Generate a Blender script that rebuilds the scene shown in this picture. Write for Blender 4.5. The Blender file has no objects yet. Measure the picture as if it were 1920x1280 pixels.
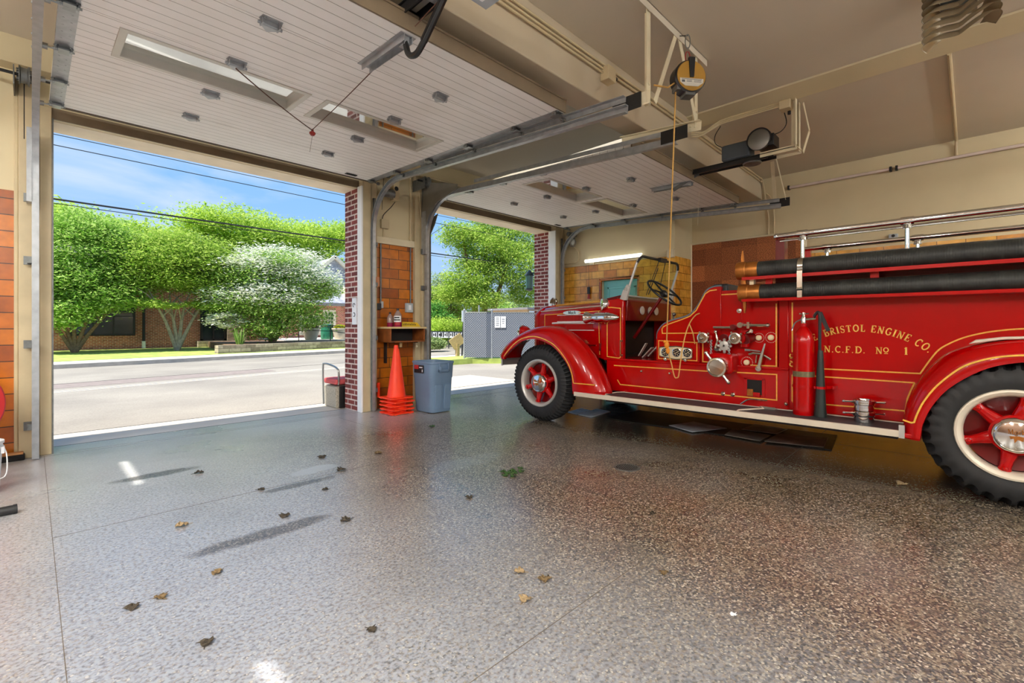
import bpy, bmesh, math, random
import numpy as np
from mathutils import Vector, Matrix
random.seed(7); rng = np.random.default_rng(7)
PI = math.pi
SC = bpy.context.scene
COL = SC.collection
ORIG = {}            # world origin of every object that can be a parent

def V(*a): return Vector(a)
def rad(d): return math.radians(d)

# ------------------------------------------------------------------ mesh builder (world coordinates)
class MB:
    def __init__(s): s.v = []; s.f = []; s.m = []; s.cm = 0
    def mat(s, i): s.cm = i; return s
    def add(s, vs, fs):
        o = len(s.v); s.v += [tuple(p) for p in vs]
        s.f += [tuple(o + i for i in f) for f in fs]; s.m += [s.cm] * len(fs)
        return s
    def box(s, x0, x1, y0, y1, z0, z1):
        x0, x1 = min(x0, x1), max(x0, x1); y0, y1 = min(y0, y1), max(y0, y1); z0, z1 = min(z0, z1), max(z0, z1)
        return s.add([(x0,y0,z0),(x1,y0,z0),(x1,y1,z0),(x0,y1,z0),(x0,y0,z1),(x1,y0,z1),(x1,y1,z1),(x0,y1,z1)],
            [(0,3,2,1),(4,5,6,7),(0,1,5,4),(1,2,6,5),(2,3,7,6),(3,0,4,7)])
    def cbox(s, c, d): return s.box(c[0]-d[0]/2, c[0]+d[0]/2, c[1]-d[1]/2, c[1]+d[1]/2, c[2]-d[2]/2, c[2]+d[2]/2)
    def obox(s, c, d, R):
        c = Vector(c); vs = []
        for z in (-1, 1):
            for x, y in ((-1,-1),(1,-1),(1,1),(-1,1)):
                vs.append(c + R @ Vector((x*d[0]/2, y*d[1]/2, z*d[2]/2)))
        return s.add(vs, [(0,3,2,1),(4,5,6,7),(0,1,5,4),(1,2,6,5),(2,3,7,6),(3,0,4,7)])
    def bar(s, a, b, w, h, up=(0,0,1)):
        a = Vector(a); b = Vector(b); d = (b-a); L = d.length
        if L < 1e-6: return s
        d.normalize(); u = Vector(up)
        if abs(d.dot(u)) > .98: u = Vector((1,0,0))
        x = d.cross(u).normalized(); z = x.cross(d).normalized()
        R = Matrix((x, d, z)).transposed()
        return s.obox((a+b)/2, (w, L, h), R)
    def loft(s, rows, closed=False, caps=False, flip=False):
        n = len(rows[0]); vs = [p for r in rows for p in r]; fs = []
        m = n if closed else n-1
        for i in range(len(rows)-1):
            for j in range(m):
                a = i*n+j; b = i*n+(j+1) % n; c = (i+1)*n+(j+1) % n; d = (i+1)*n+j
                fs.append((a,d,c,b) if flip else (a,b,c,d))
        if caps:
            e = tuple(range(n)); t = tuple((len(rows)-1)*n+k for k in range(n))
            fs.append(e if flip else e[::-1]); fs.append(t[::-1] if flip else t)
        return s.add(vs, fs)
    def tube(s, pts, r, n=8, closed=False, caps=True):
        P = [Vector(p) for p in pts]; N = len(P)
        rr = r if isinstance(r, (list, tuple)) else [r]*N
        T = []
        for i in range(N):
            a = P[(i-1) % N] if (closed or i > 0) else P[i]; b = P[(i+1) % N] if (closed or i < N-1) else P[i]
            t = (b-a); T.append(t.normalized() if t.length > 1e-9 else Vector((0,0,1)))
        up = Vector((0,0,1)) if abs(T[0].z) < .9 else Vector((1,0,0))
        x = T[0].cross(up).normalized(); rows = []
        for i in range(N):
            if i > 0:
                ax = T[i-1].cross(T[i])
                if ax.length > 1e-7:
                    x = Matrix.Rotation(T[i-1].angle(T[i]), 3, ax.normalized()) @ x
            x = (x - T[i]*x.dot(T[i])).normalized(); y = T[i].cross(x)
            k = 1.0
            if 0 < i < N-1:
                c = max(.35, math.cos(T[i].angle((P[i]-P[i-1]).normalized()) if (P[i]-P[i-1]).length>1e-9 else 0)); k = min(1/c, 1.5)
            rows.append([P[i] + (x*math.cos(2*PI*j/n) + y*math.sin(2*PI*j/n))*rr[i] for j in range(n)])
        if closed: rows.append(rows[0])
        return s.loft(rows, closed=True, caps=caps and not closed)
    def lathe(s, prof, c, axis='Z', n=24, a0=0, a1=2*PI):
        # prof: list of (radius, t along axis); points with the radius 0 collapse
        c = Vector(c)
        if isinstance(axis, str): A = Vector({'X':(1,0,0),'Y':(0,1,0),'Z':(0,0,1)}[axis])
        else: A = Vector(axis).normalized()
        u = A.orthogonal().normalized()
        if isinstance(axis, str): u = Vector({'X':(0,1,0),'Y':(0,0,1),'Z':(1,0,0)}[axis])
        w = A.cross(u); full = abs(a1-a0-2*PI) < 1e-6
        rows = []
        for r, t in prof:
            rows.append([c + A*t + (u*math.cos(a0+(a1-a0)*j/n) + w*math.sin(a0+(a1-a0)*j/n))*max(r,1e-5) for j in range(n if full else n+1)])
        return s.loft(rows, closed=full)
    def cyl(s, a, b, r, n=16, r2=None):
        a = Vector(a); b = Vector(b); L = (b-a).length; r2 = r if r2 is None else r2
        return s.lathe([(0,0),(r,0),(r2,L),(0,L)], a, axis=(b-a), n=n)
    def prism(s, poly, plane, d0, d1):
        # poly in 2-D; plane 'YZ' extrudes along X, 'XZ' along Y, 'XY' along Z
        def m(p, d):
            return {'YZ':(d,p[0],p[1]),'XZ':(p[0],d,p[1]),'XY':(p[0],p[1],d)}[plane]
        n = len(poly); vs = [m(p,d0) for p in poly]+[m(p,d1) for p in poly]
        fs = [tuple(range(n))[::-1], tuple(range(n,2*n))]+[(i,(i+1)%n,n+(i+1)%n,n+i) for i in range(n)]
        return s.add(vs, fs)
    def ball(s, c, r, n=14, m=9, sc=(1,1,1)):
        c = Vector(c); rows = []
        for i in range(m+1):
            a = -PI/2+PI*i/m
            rows.append([c+Vector((math.cos(a)*math.cos(2*PI*j/n)*r*sc[0], math.cos(a)*math.sin(2*PI*j/n)*r*sc[1], math.sin(a)*r*sc[2])) for j in range(n)])
        return s.loft(rows, closed=True)
    def ribbon(s, pts, w, X, off=.0015, closed=False, side=-1):
        # flat stripe of width w on the plane x=X, pts are (y,z); raised by off towards side
        P = [Vector((p[0],p[1])) for p in pts]; N = len(P); L=[]; Rr=[]
        for i in range(N):
            a = P[(i-1)%N] if (closed or i>0) else P[i]; b = P[(i+1)%N] if (closed or i<N-1) else P[i]
            t1 = (P[i]-a).normalized() if (P[i]-a).length>1e-9 else (b-P[i]).normalized()
            t2 = (b-P[i]).normalized() if (b-P[i]).length>1e-9 else t1
            t = (t1+t2); t = t.normalized() if t.length>1e-6 else t1
            nn = Vector((-t.y,t.x)); k = 1/max(.4, nn.dot(Vector((-t1.y,t1.x))))
            L.append(P[i]+nn*w/2*k); Rr.append(P[i]-nn*w/2*k)
        x0 = X; x1 = X+side*off
        rows = [[(x0,l.x,l.y),(x1,l.x,l.y),(x1,r.x,r.y),(x0,r.x,r.y)] for l,r in zip(L,Rr)]
        if closed: rows.append(rows[0])
        return s.loft(rows, closed=True, caps=not closed)
    def xform(s, fn, i0=0):
        s.v[i0:] = [tuple(fn(Vector(p))) for p in s.v[i0:]]; return s
    def mirror(s, xc):
        n = len(s.v); s.v += [(2*xc-p[0],p[1],p[2]) for p in s.v]
        k = len(s.f); s.f += [tuple(n+i for i in f[::-1]) for f in s.f[:k]]; s.m += s.m[:k]; return s
    def bounds(s):
        a = np.array(s.v); return a.min(0), a.max(0)
    def build(s, name, mats, parent=None, bevel=0, seg=2, angle=32, origin=None, flat=False, recalc=True):
        if parent is not None: o = ORIG[parent.name]
        elif origin is not None: o = Vector(origin)
        else:
            lo, hi = s.bounds(); o = Vector(((lo[0]+hi[0])/2,(lo[1]+hi[1])/2,lo[2]))
        me = bpy.data.meshes.new(name)
        me.from_pydata([(p[0]-o.x,p[1]-o.y,p[2]-o.z) for p in s.v], [], s.f)
        for m in (mats if isinstance(mats,(list,tuple)) else [mats]): me.materials.append(m)
        if max(s.m or [0]) > 0: me.polygons.foreach_set('material_index', s.m)
        if recalc:
            bm = bmesh.new(); bm.from_mesh(me); bmesh.ops.remove_doubles(bm, verts=bm.verts, dist=1e-5)
            bmesh.ops.recalc_face_normals(bm, faces=bm.faces); bm.to_mesh(me); bm.free()
        if not flat:
            me.polygons.foreach_set('use_smooth', [True]*len(me.polygons)); me.set_sharp_from_angle(angle=rad(angle))
        me.update()
        ob = bpy.data.objects.new(name, me); COL.objects.link(ob)
        if parent is not None: ob.parent = parent
        else: ob.location = o
        ORIG[ob.name] = o
        if bevel:
            b = ob.modifiers.new('bevel','BEVEL'); b.width = bevel; b.segments = seg; b.limit_method = 'ANGLE'; b.angle_limit = rad(40)
        return ob

def tag(o, label=None, cat=None, group=None, kind=None):
    if label: o['label'] = label
    if cat: o['category'] = cat
    if group: o['group'] = group
    if kind: o['kind'] = kind
    return o
def thing(name, loc, label, cat, group=None, kind=None):
    o = bpy.data.objects.new(name, None); COL.objects.link(o); o.location = loc; o.empty_display_size = .1
    ORIG[o.name] = Vector(loc)
    return tag(o, label, cat, group, kind)
def S(mb, name, mats, **k):                     # a piece of the setting
    o = mb.build(name, mats, **k)
    if k.get('parent') is None: o['kind'] = 'structure'
    return o
def copy_tree(o, parent=None):
    c = o.copy(); COL.objects.link(c); c.parent = parent; ORIG[c.name] = ORIG[o.name].copy()
    for ch in [k for k in bpy.data.objects if k.parent == o]: copy_tree(ch, c)
    return c
def dup(o, loc, rz=None, label=None, sc=None):
    c = copy_tree(o); c.location = loc; ORIG[c.name] = Vector(loc)
    if rz is not None: c.rotation_euler = (o.rotation_euler.x, o.rotation_euler.y, rz)
    if sc is not None: c.scale = (sc,sc,sc)
    if label: c['label'] = label
    return c
def arc(c, r, a0, a1, n=8):
    return [(c[0]+r*math.cos(rad(a0+(a1-a0)*i/n)), c[1]+r*math.sin(rad(a0+(a1-a0)*i/n))) for i in range(n+1)]
def smooth_poly(pts, k=6):
    # Catmull-Rom through the points
    P = [Vector(p) for p in pts]; P = [2*P[0]-P[1]]+P+[2*P[-1]-P[-2]]; out = []
    for i in range(1, len(P)-2):
        for j in range(k):
            t = j/k
            out.append(.5*((2*P[i])+(P[i+1]-P[i-1])*t+(2*P[i-1]-5*P[i]+4*P[i+1]-P[i+2])*t*t+(3*P[i]-P[i-1]-3*P[i+1]+P[i+2])*t**3))
    out.append(P[-2]); return [tuple(p) for p in out]
def rrect(x0,x1,y0,y1,r,n=4):
    return arc((x1-r,y0+r),r,-90,0,n)+arc((x1-r,y1-r),r,0,90,n)+arc((x0+r,y1-r),r,90,180,n)+arc((x0+r,y0+r),r,180,270,n)

# ------------------------------------------------------------------ materials
def srgb(h):
    if isinstance(h, str):
        h = h.lstrip('#'); c = [int(h[i:i+2],16)/255 for i in (0,2,4)]
    else: c = [x/255 for x in h]
    return tuple((x/12.92 if x<=.04045 else ((x+.055)/1.055)**2.4) for x in c)+(1,)
class NT:
    def __init__(s, name):
        s.m = bpy.data.materials.new(name); s.m.use_nodes = True; s.t = s.m.node_tree; s.t.nodes.clear()
        s.out = s.t.nodes.new('ShaderNodeOutputMaterial')
    def n(s, typ, **k):
        nd = s.t.nodes.new('ShaderNode'+typ)
        for a, b in k.items():
            if a == 'i':
                for q, val in b.items():
                    if isinstance(val, tuple) and len(val)==2 and hasattr(val[0],'outputs'): s.t.links.new(val[0].outputs[val[1]], nd.inputs[q])
                    else: nd.inputs[q].default_value = val
            else: setattr(nd, a, b)
        return nd
    def l(s, a, ao, b, bi): s.t.links.new(a.outputs[ao], b.inputs[bi])
    def ramp(s, src, so, stops, interp='LINEAR'):
        r = s.n('ValToRGB'); s.l(src, so, r, 'Fac'); r.color_ramp.interpolation = interp
        e = r.color_ramp.elements
        while len(e) < len(stops): e.new(.5)
        for i,(p,c) in enumerate(stops): e[i].position = p; e[i].color = c if len(c)==4 else tuple(c)+(1,)
        return r
    def mix(s, a, b, fac, blend='MIX'):
        m = s.n('Mix', data_type='RGBA', blend_type=blend)
        for key, val in ((0,fac),(6,a),(7,b)):
            if isinstance(val, tuple) and len(val)==2 and hasattr(val[0],'outputs'): s.t.links.new(val[0].outputs[val[1]], m.inputs[key])
            else: m.inputs[key].default_value = val
        return m
    def math(s, op, a, b=0.0, c=0.0):
        m = s.n('Math', operation=op)
        for i, val in enumerate((a,b,c)):
            if isinstance(val, tuple): s.t.links.new(val[0].outputs[val[1]], m.inputs[i])
            else: m.inputs[i].default_value = val
        return m
    def bsdf(s, col=None, rough=.5, metal=0., spec=.5, coat=0., coat_r=.05, **k):
        b = s.n('BsdfPrincipled'); b.inputs['Roughness'].default_value = rough; b.inputs['Metallic'].default_value = metal
        b.inputs['Specular IOR Level'].default_value = spec; b.inputs['Coat Weight'].default_value = coat; b.inputs['Coat Roughness'].default_value = coat_r
        if isinstance(col, tuple) and len(col)==2: s.t.links.new(col[0].outputs[col[1]], b.inputs['Base Color'])
        elif col is not None: b.inputs['Base Color'].default_value = col
        for q, val in k.items():
            q = q.replace('_',' ')
            if isinstance(val, tuple) and len(val)==2 and hasattr(val[0],'outputs'): s.t.links.new(val[0].outputs[val[1]], b.inputs[q])
            else: b.inputs[q].default_value = val
        s.l(b,'BSDF',s.out,'Surface'); return b
    def bump(s, b, src, so, strength=.2, dist=.01):
        bp = s.n('Bump'); bp.inputs['Strength'].default_value = strength; bp.inputs['Distance'].default_value = dist
        s.l(src,so,bp,'Height'); s.l(bp,'Normal',b,'Normal'); return bp
    def pos(s): return s.n('NewGeometry')
    def coord(s, scale=(1,1,1), obj=False):
        m = s.n('Mapping'); m.inputs['Scale'].default_value = scale
        if obj: t = s.n('TexCoord'); s.l(t,'Object',m,'Vector')
        else: g = s.pos(); s.l(g,'Position',m,'Vector')
        return m
MATS = {}
def plain(name, col, rough=.5, metal=0., spec=.5, coat=0., var=.08, scale=6., bump=0., bscale=60., obj=False, **k):
    if name in MATS: return MATS[name]
    t = NT(name); c = srgb(col); mp = t.coord(obj=obj)
    nz = t.n('TexNoise'); nz.inputs['Scale'].default_value = scale; nz.inputs['Detail'].default_value = 4; t.l(mp,'Vector',nz,'Vector')
    lo = tuple(x*(1-var) for x in c[:3])+(1,); hi = tuple(min(1,x*(1+var)) for x in c[:3])+(1,)
    r = t.ramp(nz,'Fac',[(.3,lo),(.7,hi)])
    b = t.bsdf((r,'Color'), rough, metal, spec, coat, **k)
    if bump:
        n2 = t.n('TexNoise'); n2.inputs['Scale'].default_value = bscale; n2.inputs['Detail'].default_value = 3; t.l(mp,'Vector',n2,'Vector'); t.bump(b,n2,'Fac',bump,.004)
    MATS[name] = t.m; return t.m
def wall_uv(t, sx=1., sz=1.):
    # (x+y, z) of the position: wraps patterns round corners of axis-aligned masonry
    g = t.pos(); sp = t.n('SeparateXYZ'); t.l(g,'Position',sp,'Vector')
    a = t.math('ADD',(sp,'X'),(sp,'Y')); cb = t.n('CombineXYZ'); t.l(a,'Value',cb,'X'); t.l(sp,'Z',cb,'Y')
    return cb
def masonry(name, c1, c2, mortar, bw, rh, ms=.01, rough=.7, var=None, bump=.4, off=.5, coat=0., tint=None, shift=(0,0,0)):
    t = NT(name); uv = wall_uv(t)
    mp = t.n('Mapping'); t.l(uv,'Vector',mp,'Vector'); mp.inputs['Location'].default_value = shift
    br = t.n('TexBrick'); br.offset = off; t.l(mp,'Vector',br,'Vector')
    br.inputs['Scale'].default_value = 1; br.inputs['Brick Width'].default_value = bw; br.inputs['Row Height'].default_value = rh
    br.inputs['Mortar Size'].default_value = ms; br.inputs['Mortar Smooth'].default_value = .1; br.inputs['Bias'].default_value = 0
    br.inputs['Color1'].default_value = srgb(c1); br.inputs['Color2'].default_value = srgb(c2); br.inputs['Mortar'].default_value = srgb(mortar)
    nz = t.n('TexNoise'); nz.inputs['Scale'].default_value = 9; nz.inputs['Detail'].default_value = 6; g = t.pos(); t.l(g,'Position',nz,'Vector')
    r = t.ramp(nz,'Fac',[(.25,(.72,.72,.72,1)),(.75,(1.18,1.18,1.18,1))])
    mx = t.mix((br,'Color'),(r,'Color'),1.0,'MULTIPLY'); src=(mx,2)
    if tint:
        b2 = t.n('TexBrick'); b2.offset = off; t.l(mp,'Vector',b2,'Vector')
        for q in ('Scale','Brick Width','Row Height','Mortar Size','Mortar Smooth'): b2.inputs[q].default_value = br.inputs[q].default_value
        b2.inputs['Bias'].default_value = -.55
        b2.inputs['Color1'].default_value=(1,1,1,1); b2.inputs['Color2'].default_value=srgb(tint); b2.inputs['Mortar'].default_value=(1,1,1,1)
        b2.squash = 1.0; m3 = t.mix(src,(b2,'Color'),.8,'MULTIPLY'); src=(m3,2)
    b = t.bsdf(src, rough, coat=coat)
    inv = t.math('SUBTRACT',1.0,(br,'Fac')); t.bump(b,inv,'Value',bump,.006)
    MATS[name]=t.m; return t.m
# ------------------------------------------------------------------ materials of the building
M = MATS
plain('paint_wall',(212,198,160),.6,var=.05,scale=1.5)
plain('paint_ceiling',(208,198,178),.65,var=.05,scale=.8)
plain('paint_beam',(196,182,156),.6,var=.06,scale=1.2)
plain('paint_jamb',(196,180,144),.5,var=.10,scale=5)
plain('paint_bracket',(222,210,178),.45,var=.05)
plain('white_trim',(240,240,238),.45,var=.03)
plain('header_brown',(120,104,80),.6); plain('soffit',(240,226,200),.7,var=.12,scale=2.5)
plain('wall_dark',(96,66,44),.7,var=.1); plain('joint',(100,90,78),.7)
plain('conduit_paint',(202,184,146),.45,var=.05)
plain('galv',(166,169,171),.36,metal=.5,var=.15,scale=14)
plain('galv_dark',(112,114,112),.42,metal=.5,var=.2,scale=20)
plain('black_metal',(22,22,23),.45,var=.1)
plain('dark_hole',(14,13,12),.8,var=.1)
plain('steel',(150,152,150),.3,metal=.9,var=.1)
plain('chrome',(228,228,226),.08,metal=1.,var=.02)
plain('turquoise',(120,196,196),.35,var=.05)
plain('concrete_out',(202,192,176),.85,var=.12,scale=1.3,bump=.3)
plain('concrete_shade',(176,170,160),.8,var=.14,scale=2.2,bump=.3)
masonry('tile_orange','#c87210','#9c4c08','#4a2c12',.335,.156,.005,.28,tint='#a85c30',coat=.25,bump=.5)
masonry('tile_yellow','#ecb24a','#dc9a34','#6a4618',.30,.152,.004,.25,tint='#d0904a',coat=.25,bump=.5)
masonry('brick_pier','#8e443c','#7a3834','#d6c4b8',.215,.078,.011,.85,tint='#7f7a74',bump=.7)

def floor_mat():
    t = NT('terrazzo')
    mp = t.coord()
    v1 = t.n('TexVoronoi'); v1.inputs['Scale'].default_value = 105; t.l(mp,'Vector',v1,'Vector')
    v2 = t.n('TexVoronoi', feature='DISTANCE_TO_EDGE'); v2.inputs['Scale'].default_value = 105; t.l(mp,'Vector',v2,'Vector')
    sp = t.n('SeparateColor'); t.l(v1,'Color',sp,'Color')
    chips = t.ramp(sp,'Red',[(0,srgb((26,23,20))),(.22,srgb((66,57,47))),(.40,srgb((110,95,75))),(.58,srgb((142,126,101))),(.77,srgb((168,155,131))),(.92,srgb((206,196,176)))],'CONSTANT')
    edge = t.ramp(v2,'Distance',[(.0,(0,0,0,1)),(.10,(1,1,1,1))])
    base = t.mix(srgb((92,80,66)),(chips,'Color'),(edge,'Color'))
    # wear: dusty paler zones, dark oily zones
    n1 = t.n('TexNoise'); n1.inputs['Scale'].default_value = .55; n1.inputs['Detail'].default_value = 7; n1.inputs['Roughness'].default_value=.62; t.l(mp,'Vector',n1,'Vector')
    dust = t.ramp(n1,'Fac',[(.42,(0,0,0,1)),(.66,(1,1,1,1))])
    n2 = t.n('TexNoise'); n2.inputs['Scale'].default_value = 1.7; n2.inputs['Detail'].default_value = 8; t.l(mp,'Vector',n2,'Vector')
    st = t.ramp(n2,'Fac',[(.30,(.55,.5,.46,1)),(.52,(1,1,1,1))])
    # towards the open bays: pale dust with sky sheen painted into the colour
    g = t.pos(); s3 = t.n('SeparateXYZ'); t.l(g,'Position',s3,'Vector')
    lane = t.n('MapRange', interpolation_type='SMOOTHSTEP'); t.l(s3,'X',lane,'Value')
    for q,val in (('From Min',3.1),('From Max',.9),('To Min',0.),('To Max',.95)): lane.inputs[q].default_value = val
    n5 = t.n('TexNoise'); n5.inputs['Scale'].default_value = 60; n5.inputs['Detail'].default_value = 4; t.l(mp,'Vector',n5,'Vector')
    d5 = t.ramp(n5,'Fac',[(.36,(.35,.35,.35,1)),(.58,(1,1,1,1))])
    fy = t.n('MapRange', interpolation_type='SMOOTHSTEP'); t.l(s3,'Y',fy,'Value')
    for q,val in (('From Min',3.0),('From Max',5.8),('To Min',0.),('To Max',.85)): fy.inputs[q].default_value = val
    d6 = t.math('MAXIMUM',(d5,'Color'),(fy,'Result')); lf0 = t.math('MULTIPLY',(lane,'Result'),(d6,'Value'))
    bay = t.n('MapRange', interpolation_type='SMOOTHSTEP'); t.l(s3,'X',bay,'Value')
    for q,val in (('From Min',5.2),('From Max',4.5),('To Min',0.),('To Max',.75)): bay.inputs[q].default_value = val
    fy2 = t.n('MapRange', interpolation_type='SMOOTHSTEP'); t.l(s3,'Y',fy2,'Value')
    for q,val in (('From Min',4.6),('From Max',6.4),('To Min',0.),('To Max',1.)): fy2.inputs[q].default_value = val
    lf = t.math('MAXIMUM',(lf0,'Value'),(t.math('MULTIPLY',(bay,'Result'),(fy2,'Result')),'Value'))  # bright floor by the second doorway is painted in the same way
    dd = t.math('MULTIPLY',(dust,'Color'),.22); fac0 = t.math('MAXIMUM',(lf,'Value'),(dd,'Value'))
    nw = t.n('TexNoise'); nw.inputs['Scale'].default_value = 6; nw.inputs['Detail'].default_value = 6; t.l(mp,'Vector',nw,'Vector')
    def blot(cx,cy,a,b,soft=.45,wob=.9):
        u_ = t.math('DIVIDE',(t.math('SUBTRACT',(s3,'X'),cx),'Value'),a); v_ = t.math('DIVIDE',(t.math('SUBTRACT',(s3,'Y'),cy),'Value'),b)
        r_ = t.math('SQRT',(t.math('ADD',(t.math('MULTIPLY',(u_,'Value'),(u_,'Value')),'Value'),(t.math('MULTIPLY',(v_,'Value'),(v_,'Value')),'Value')),'Value'))
        r2 = t.math('ADD',(r_,'Value'),(t.math('MULTIPLY',(t.math('SUBTRACT',(nw,'Fac'),.5),'Value'),wob),'Value'))
        m_ = t.n('MapRange', interpolation_type='SMOOTHSTEP'); t.l(r2,'Value',m_,'Value')
        for q,val in (('From Min',1.),('From Max',1.-soft),('To Min',0.),('To Max',1.)): m_.inputs[q].default_value = val
        return m_
    wet = t.math('MAXIMUM',(blot(1.02,3.09,.48,.10),'Result'),(blot(1.52,3.87,.36,.07),'Result')); wet = t.math('MAXIMUM',(wet,'Value'),(blot(.75,5.0,.35,.10),'Result'))
    chalk = t.math('MAXIMUM',(blot(1.76,4.18,.28,.15),'Result'),(t.math('MULTIPLY',(blot(2.9,3.4,.7,.25,.8),'Result'),.35),'Value'))
    fac1 = t.math('MAXIMUM',(fac0,'Value'),(t.math('MULTIPLY',(chalk,'Value'),.85),'Value'))
    fac = t.math('MULTIPLY',(fac1,'Value'),(t.math('SUBTRACT',1.,(t.math('MULTIPLY',(wet,'Value'),.75),'Value')),'Value'))
    dust_sheen = t.mix(srgb((156,161,171)),srgb((204,204,204)),(fy,'Result')); col = t.mix((base,2),(dust_sheen,2),(fac,'Value'))  # lighter near the threshold, standing in for door light on the floor
    col = t.mix((col,2),(.42,.40,.39,1),(t.math('MULTIPLY',(wet,'Value'),.8),'Value'),'MULTIPLY')
    col2 = t.mix((col,2),(st,'Color'),.28,'MULTIPLY')
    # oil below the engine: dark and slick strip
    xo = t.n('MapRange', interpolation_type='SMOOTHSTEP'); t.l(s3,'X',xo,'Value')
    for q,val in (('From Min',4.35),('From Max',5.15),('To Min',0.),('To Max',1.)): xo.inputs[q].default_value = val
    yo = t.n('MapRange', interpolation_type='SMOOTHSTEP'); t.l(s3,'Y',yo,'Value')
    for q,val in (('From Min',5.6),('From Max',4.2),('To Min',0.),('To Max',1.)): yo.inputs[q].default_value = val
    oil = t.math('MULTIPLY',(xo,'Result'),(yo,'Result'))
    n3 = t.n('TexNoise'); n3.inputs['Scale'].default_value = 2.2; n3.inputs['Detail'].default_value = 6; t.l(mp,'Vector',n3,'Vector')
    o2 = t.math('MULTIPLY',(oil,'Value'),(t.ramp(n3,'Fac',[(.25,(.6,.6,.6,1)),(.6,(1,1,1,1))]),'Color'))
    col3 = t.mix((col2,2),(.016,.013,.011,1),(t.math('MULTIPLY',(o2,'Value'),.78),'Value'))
    n4 = t.n('TexNoise'); n4.inputs['Scale'].default_value = 1.1; n4.inputs['Detail'].default_value = 8; t.l(mp,'Vector',n4,'Vector')
    rr = t.n('MapRange'); t.l(n4,'Fac',rr,'Value')
    for q,val in (('From Min',.3),('From Max',.7),('To Min',.24),('To Max',.42)): rr.inputs[q].default_value = val
    ro = t.mix((rr,'Result'),(.15,.15,.15,1),(t.math('MULTIPLY',(o2,'Value'),.9),'Value'))
    b = t.bsdf((col3,2), .3, spec=.5,coat=.42,coat_r=.20); t.l(ro,2,b,'Roughness'); cw_ = t.math('MULTIPLY',(t.math('SUBTRACT',1.,(t.math('MULTIPLY',(o2,'Value'),.75),'Value')),'Value'),.42); t.l(cw_,'Value',b,'Coat Weight')
    t.bump(b,v2,'Distance',.08,.002)
    MATS['terrazzo'] = t.m
floor_mat()

CEIL = 4.0; YW = 6.6; YO = 6.97; XR = 9.1
# ------------------------------------------------------------------ floor
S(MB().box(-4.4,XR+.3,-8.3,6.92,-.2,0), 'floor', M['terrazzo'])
j = MB()
for x,y0,y1 in ((.09,-6,6.5),(3.0,-6,6.3),(6.1,-6,6.3)): j.box(x-.0014,x+.0014,y0,y1,-.001,.0010)
for y,x0,x1 in ((1.28,.09,8.9),(3.95,.09,8.9),(6.48,-.1,8.2),(6.56,.2,8.0)): j.box(x0,x1,y-.0014,y+.0014,-.001,.0010)
S(j,'floor_joint',M['joint'])
# ------------------------------------------------------------------ front wall
w = MB()
w.box(-4.2,.13,YW,YO,0,CEIL)                       # left of the first bay
w.box(.13,3.46,YW,YO,3.35,CEIL+1.0)                # header over the first bay
w.box(4.62,7.96,YW,YO,3.35,CEIL+1.0)               # header over the second bay
w.box(7.96,XR+.3,YW,YO,0,CEIL)
w.box(3.46,4.62,YW,YO-.02,0,CEIL)
S(w,'wall_front',M['paint_wall'])
S(MB().box(-4.2,9.4,YW+.1,YO+.06,CEIL,5.0).box(-4.2,.1,YO-.01,YO+.05,0,CEIL).box(8.02,9.4,YO-.01,YO+.05,0,CEIL), 'wall_facade', M['brick_pier'])
S(MB().box(3.425,3.52,6.555,YO+.02,0,3.36).box(3.5,4.655,6.62,YO+.02,0,3.36),'wall_pier',M['brick_pier'])
S(MB().box(7.955,8.2,6.63,YO+.1,0,3.36).box(-.2,.105,6.62,YO+.05,0,3.36),'wall_pier_side',M['brick_pier'])
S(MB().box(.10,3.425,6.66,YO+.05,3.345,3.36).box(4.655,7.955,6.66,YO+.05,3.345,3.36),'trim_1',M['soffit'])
# orange glazed tile wainscot
S(MB().box(-4.2,-.085,YW-.012,YW+.02,0,2.575),'wall_tile_left',M['tile_orange'])
S(MB().box(3.68,4.41,YW-.012,YW+.02,0,2.575),'wall_tile_pier',M['tile_orange'])
# door posts: painted timber / steel jambs
def post(name, x0,x1,y0,y1,z1=3.45, m='paint_jamb'):
    S(MB().box(x0,x1,y0,y1,0,z1),name,M[m],bevel=.006)
post('trim_2',-.085,.02,6.52,6.62,CEIL); post('trim_3',.06,.145,6.55,6.66); post('trim_4',-.115,-.085,6.56,6.62,CEIL)
post('trim_5',3.43,3.565,6.44,6.56); post('trim_6',3.60,3.70,6.50,6.62); 
post('trim_7',4.40,4.50,6.52,6.62,CEIL); post('trim_8',4.50,4.645,6.46,6.56)
post('trim_9',7.96,8.10,6.46,6.64); post('trim_10',8.10,8.33,6.52,6.62)
S(MB().box(3.405,3.43,6.43,6.56,0,3.35).box(7.93,7.96,6.45,6.64,0,3.35),'trim_11',M['white_trim'],bevel=.003)
S(MB().box(.145,.158,6.56,6.80,0,3.35).box(4.645,4.665,6.45,6.60,0,3.35),'trim_12',M['galv_dark'])
S(MB().box(3.66,4.43,6.54,6.6,2.56,2.665),'trim_13',M['paint_bracket'],bevel=.004)
S(MB().box(.1,3.46,6.585,6.6,3.35,3.46).box(4.62,7.96,6.585,6.6,3.35,3.46),'trim_14',M['header_brown'])
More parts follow.
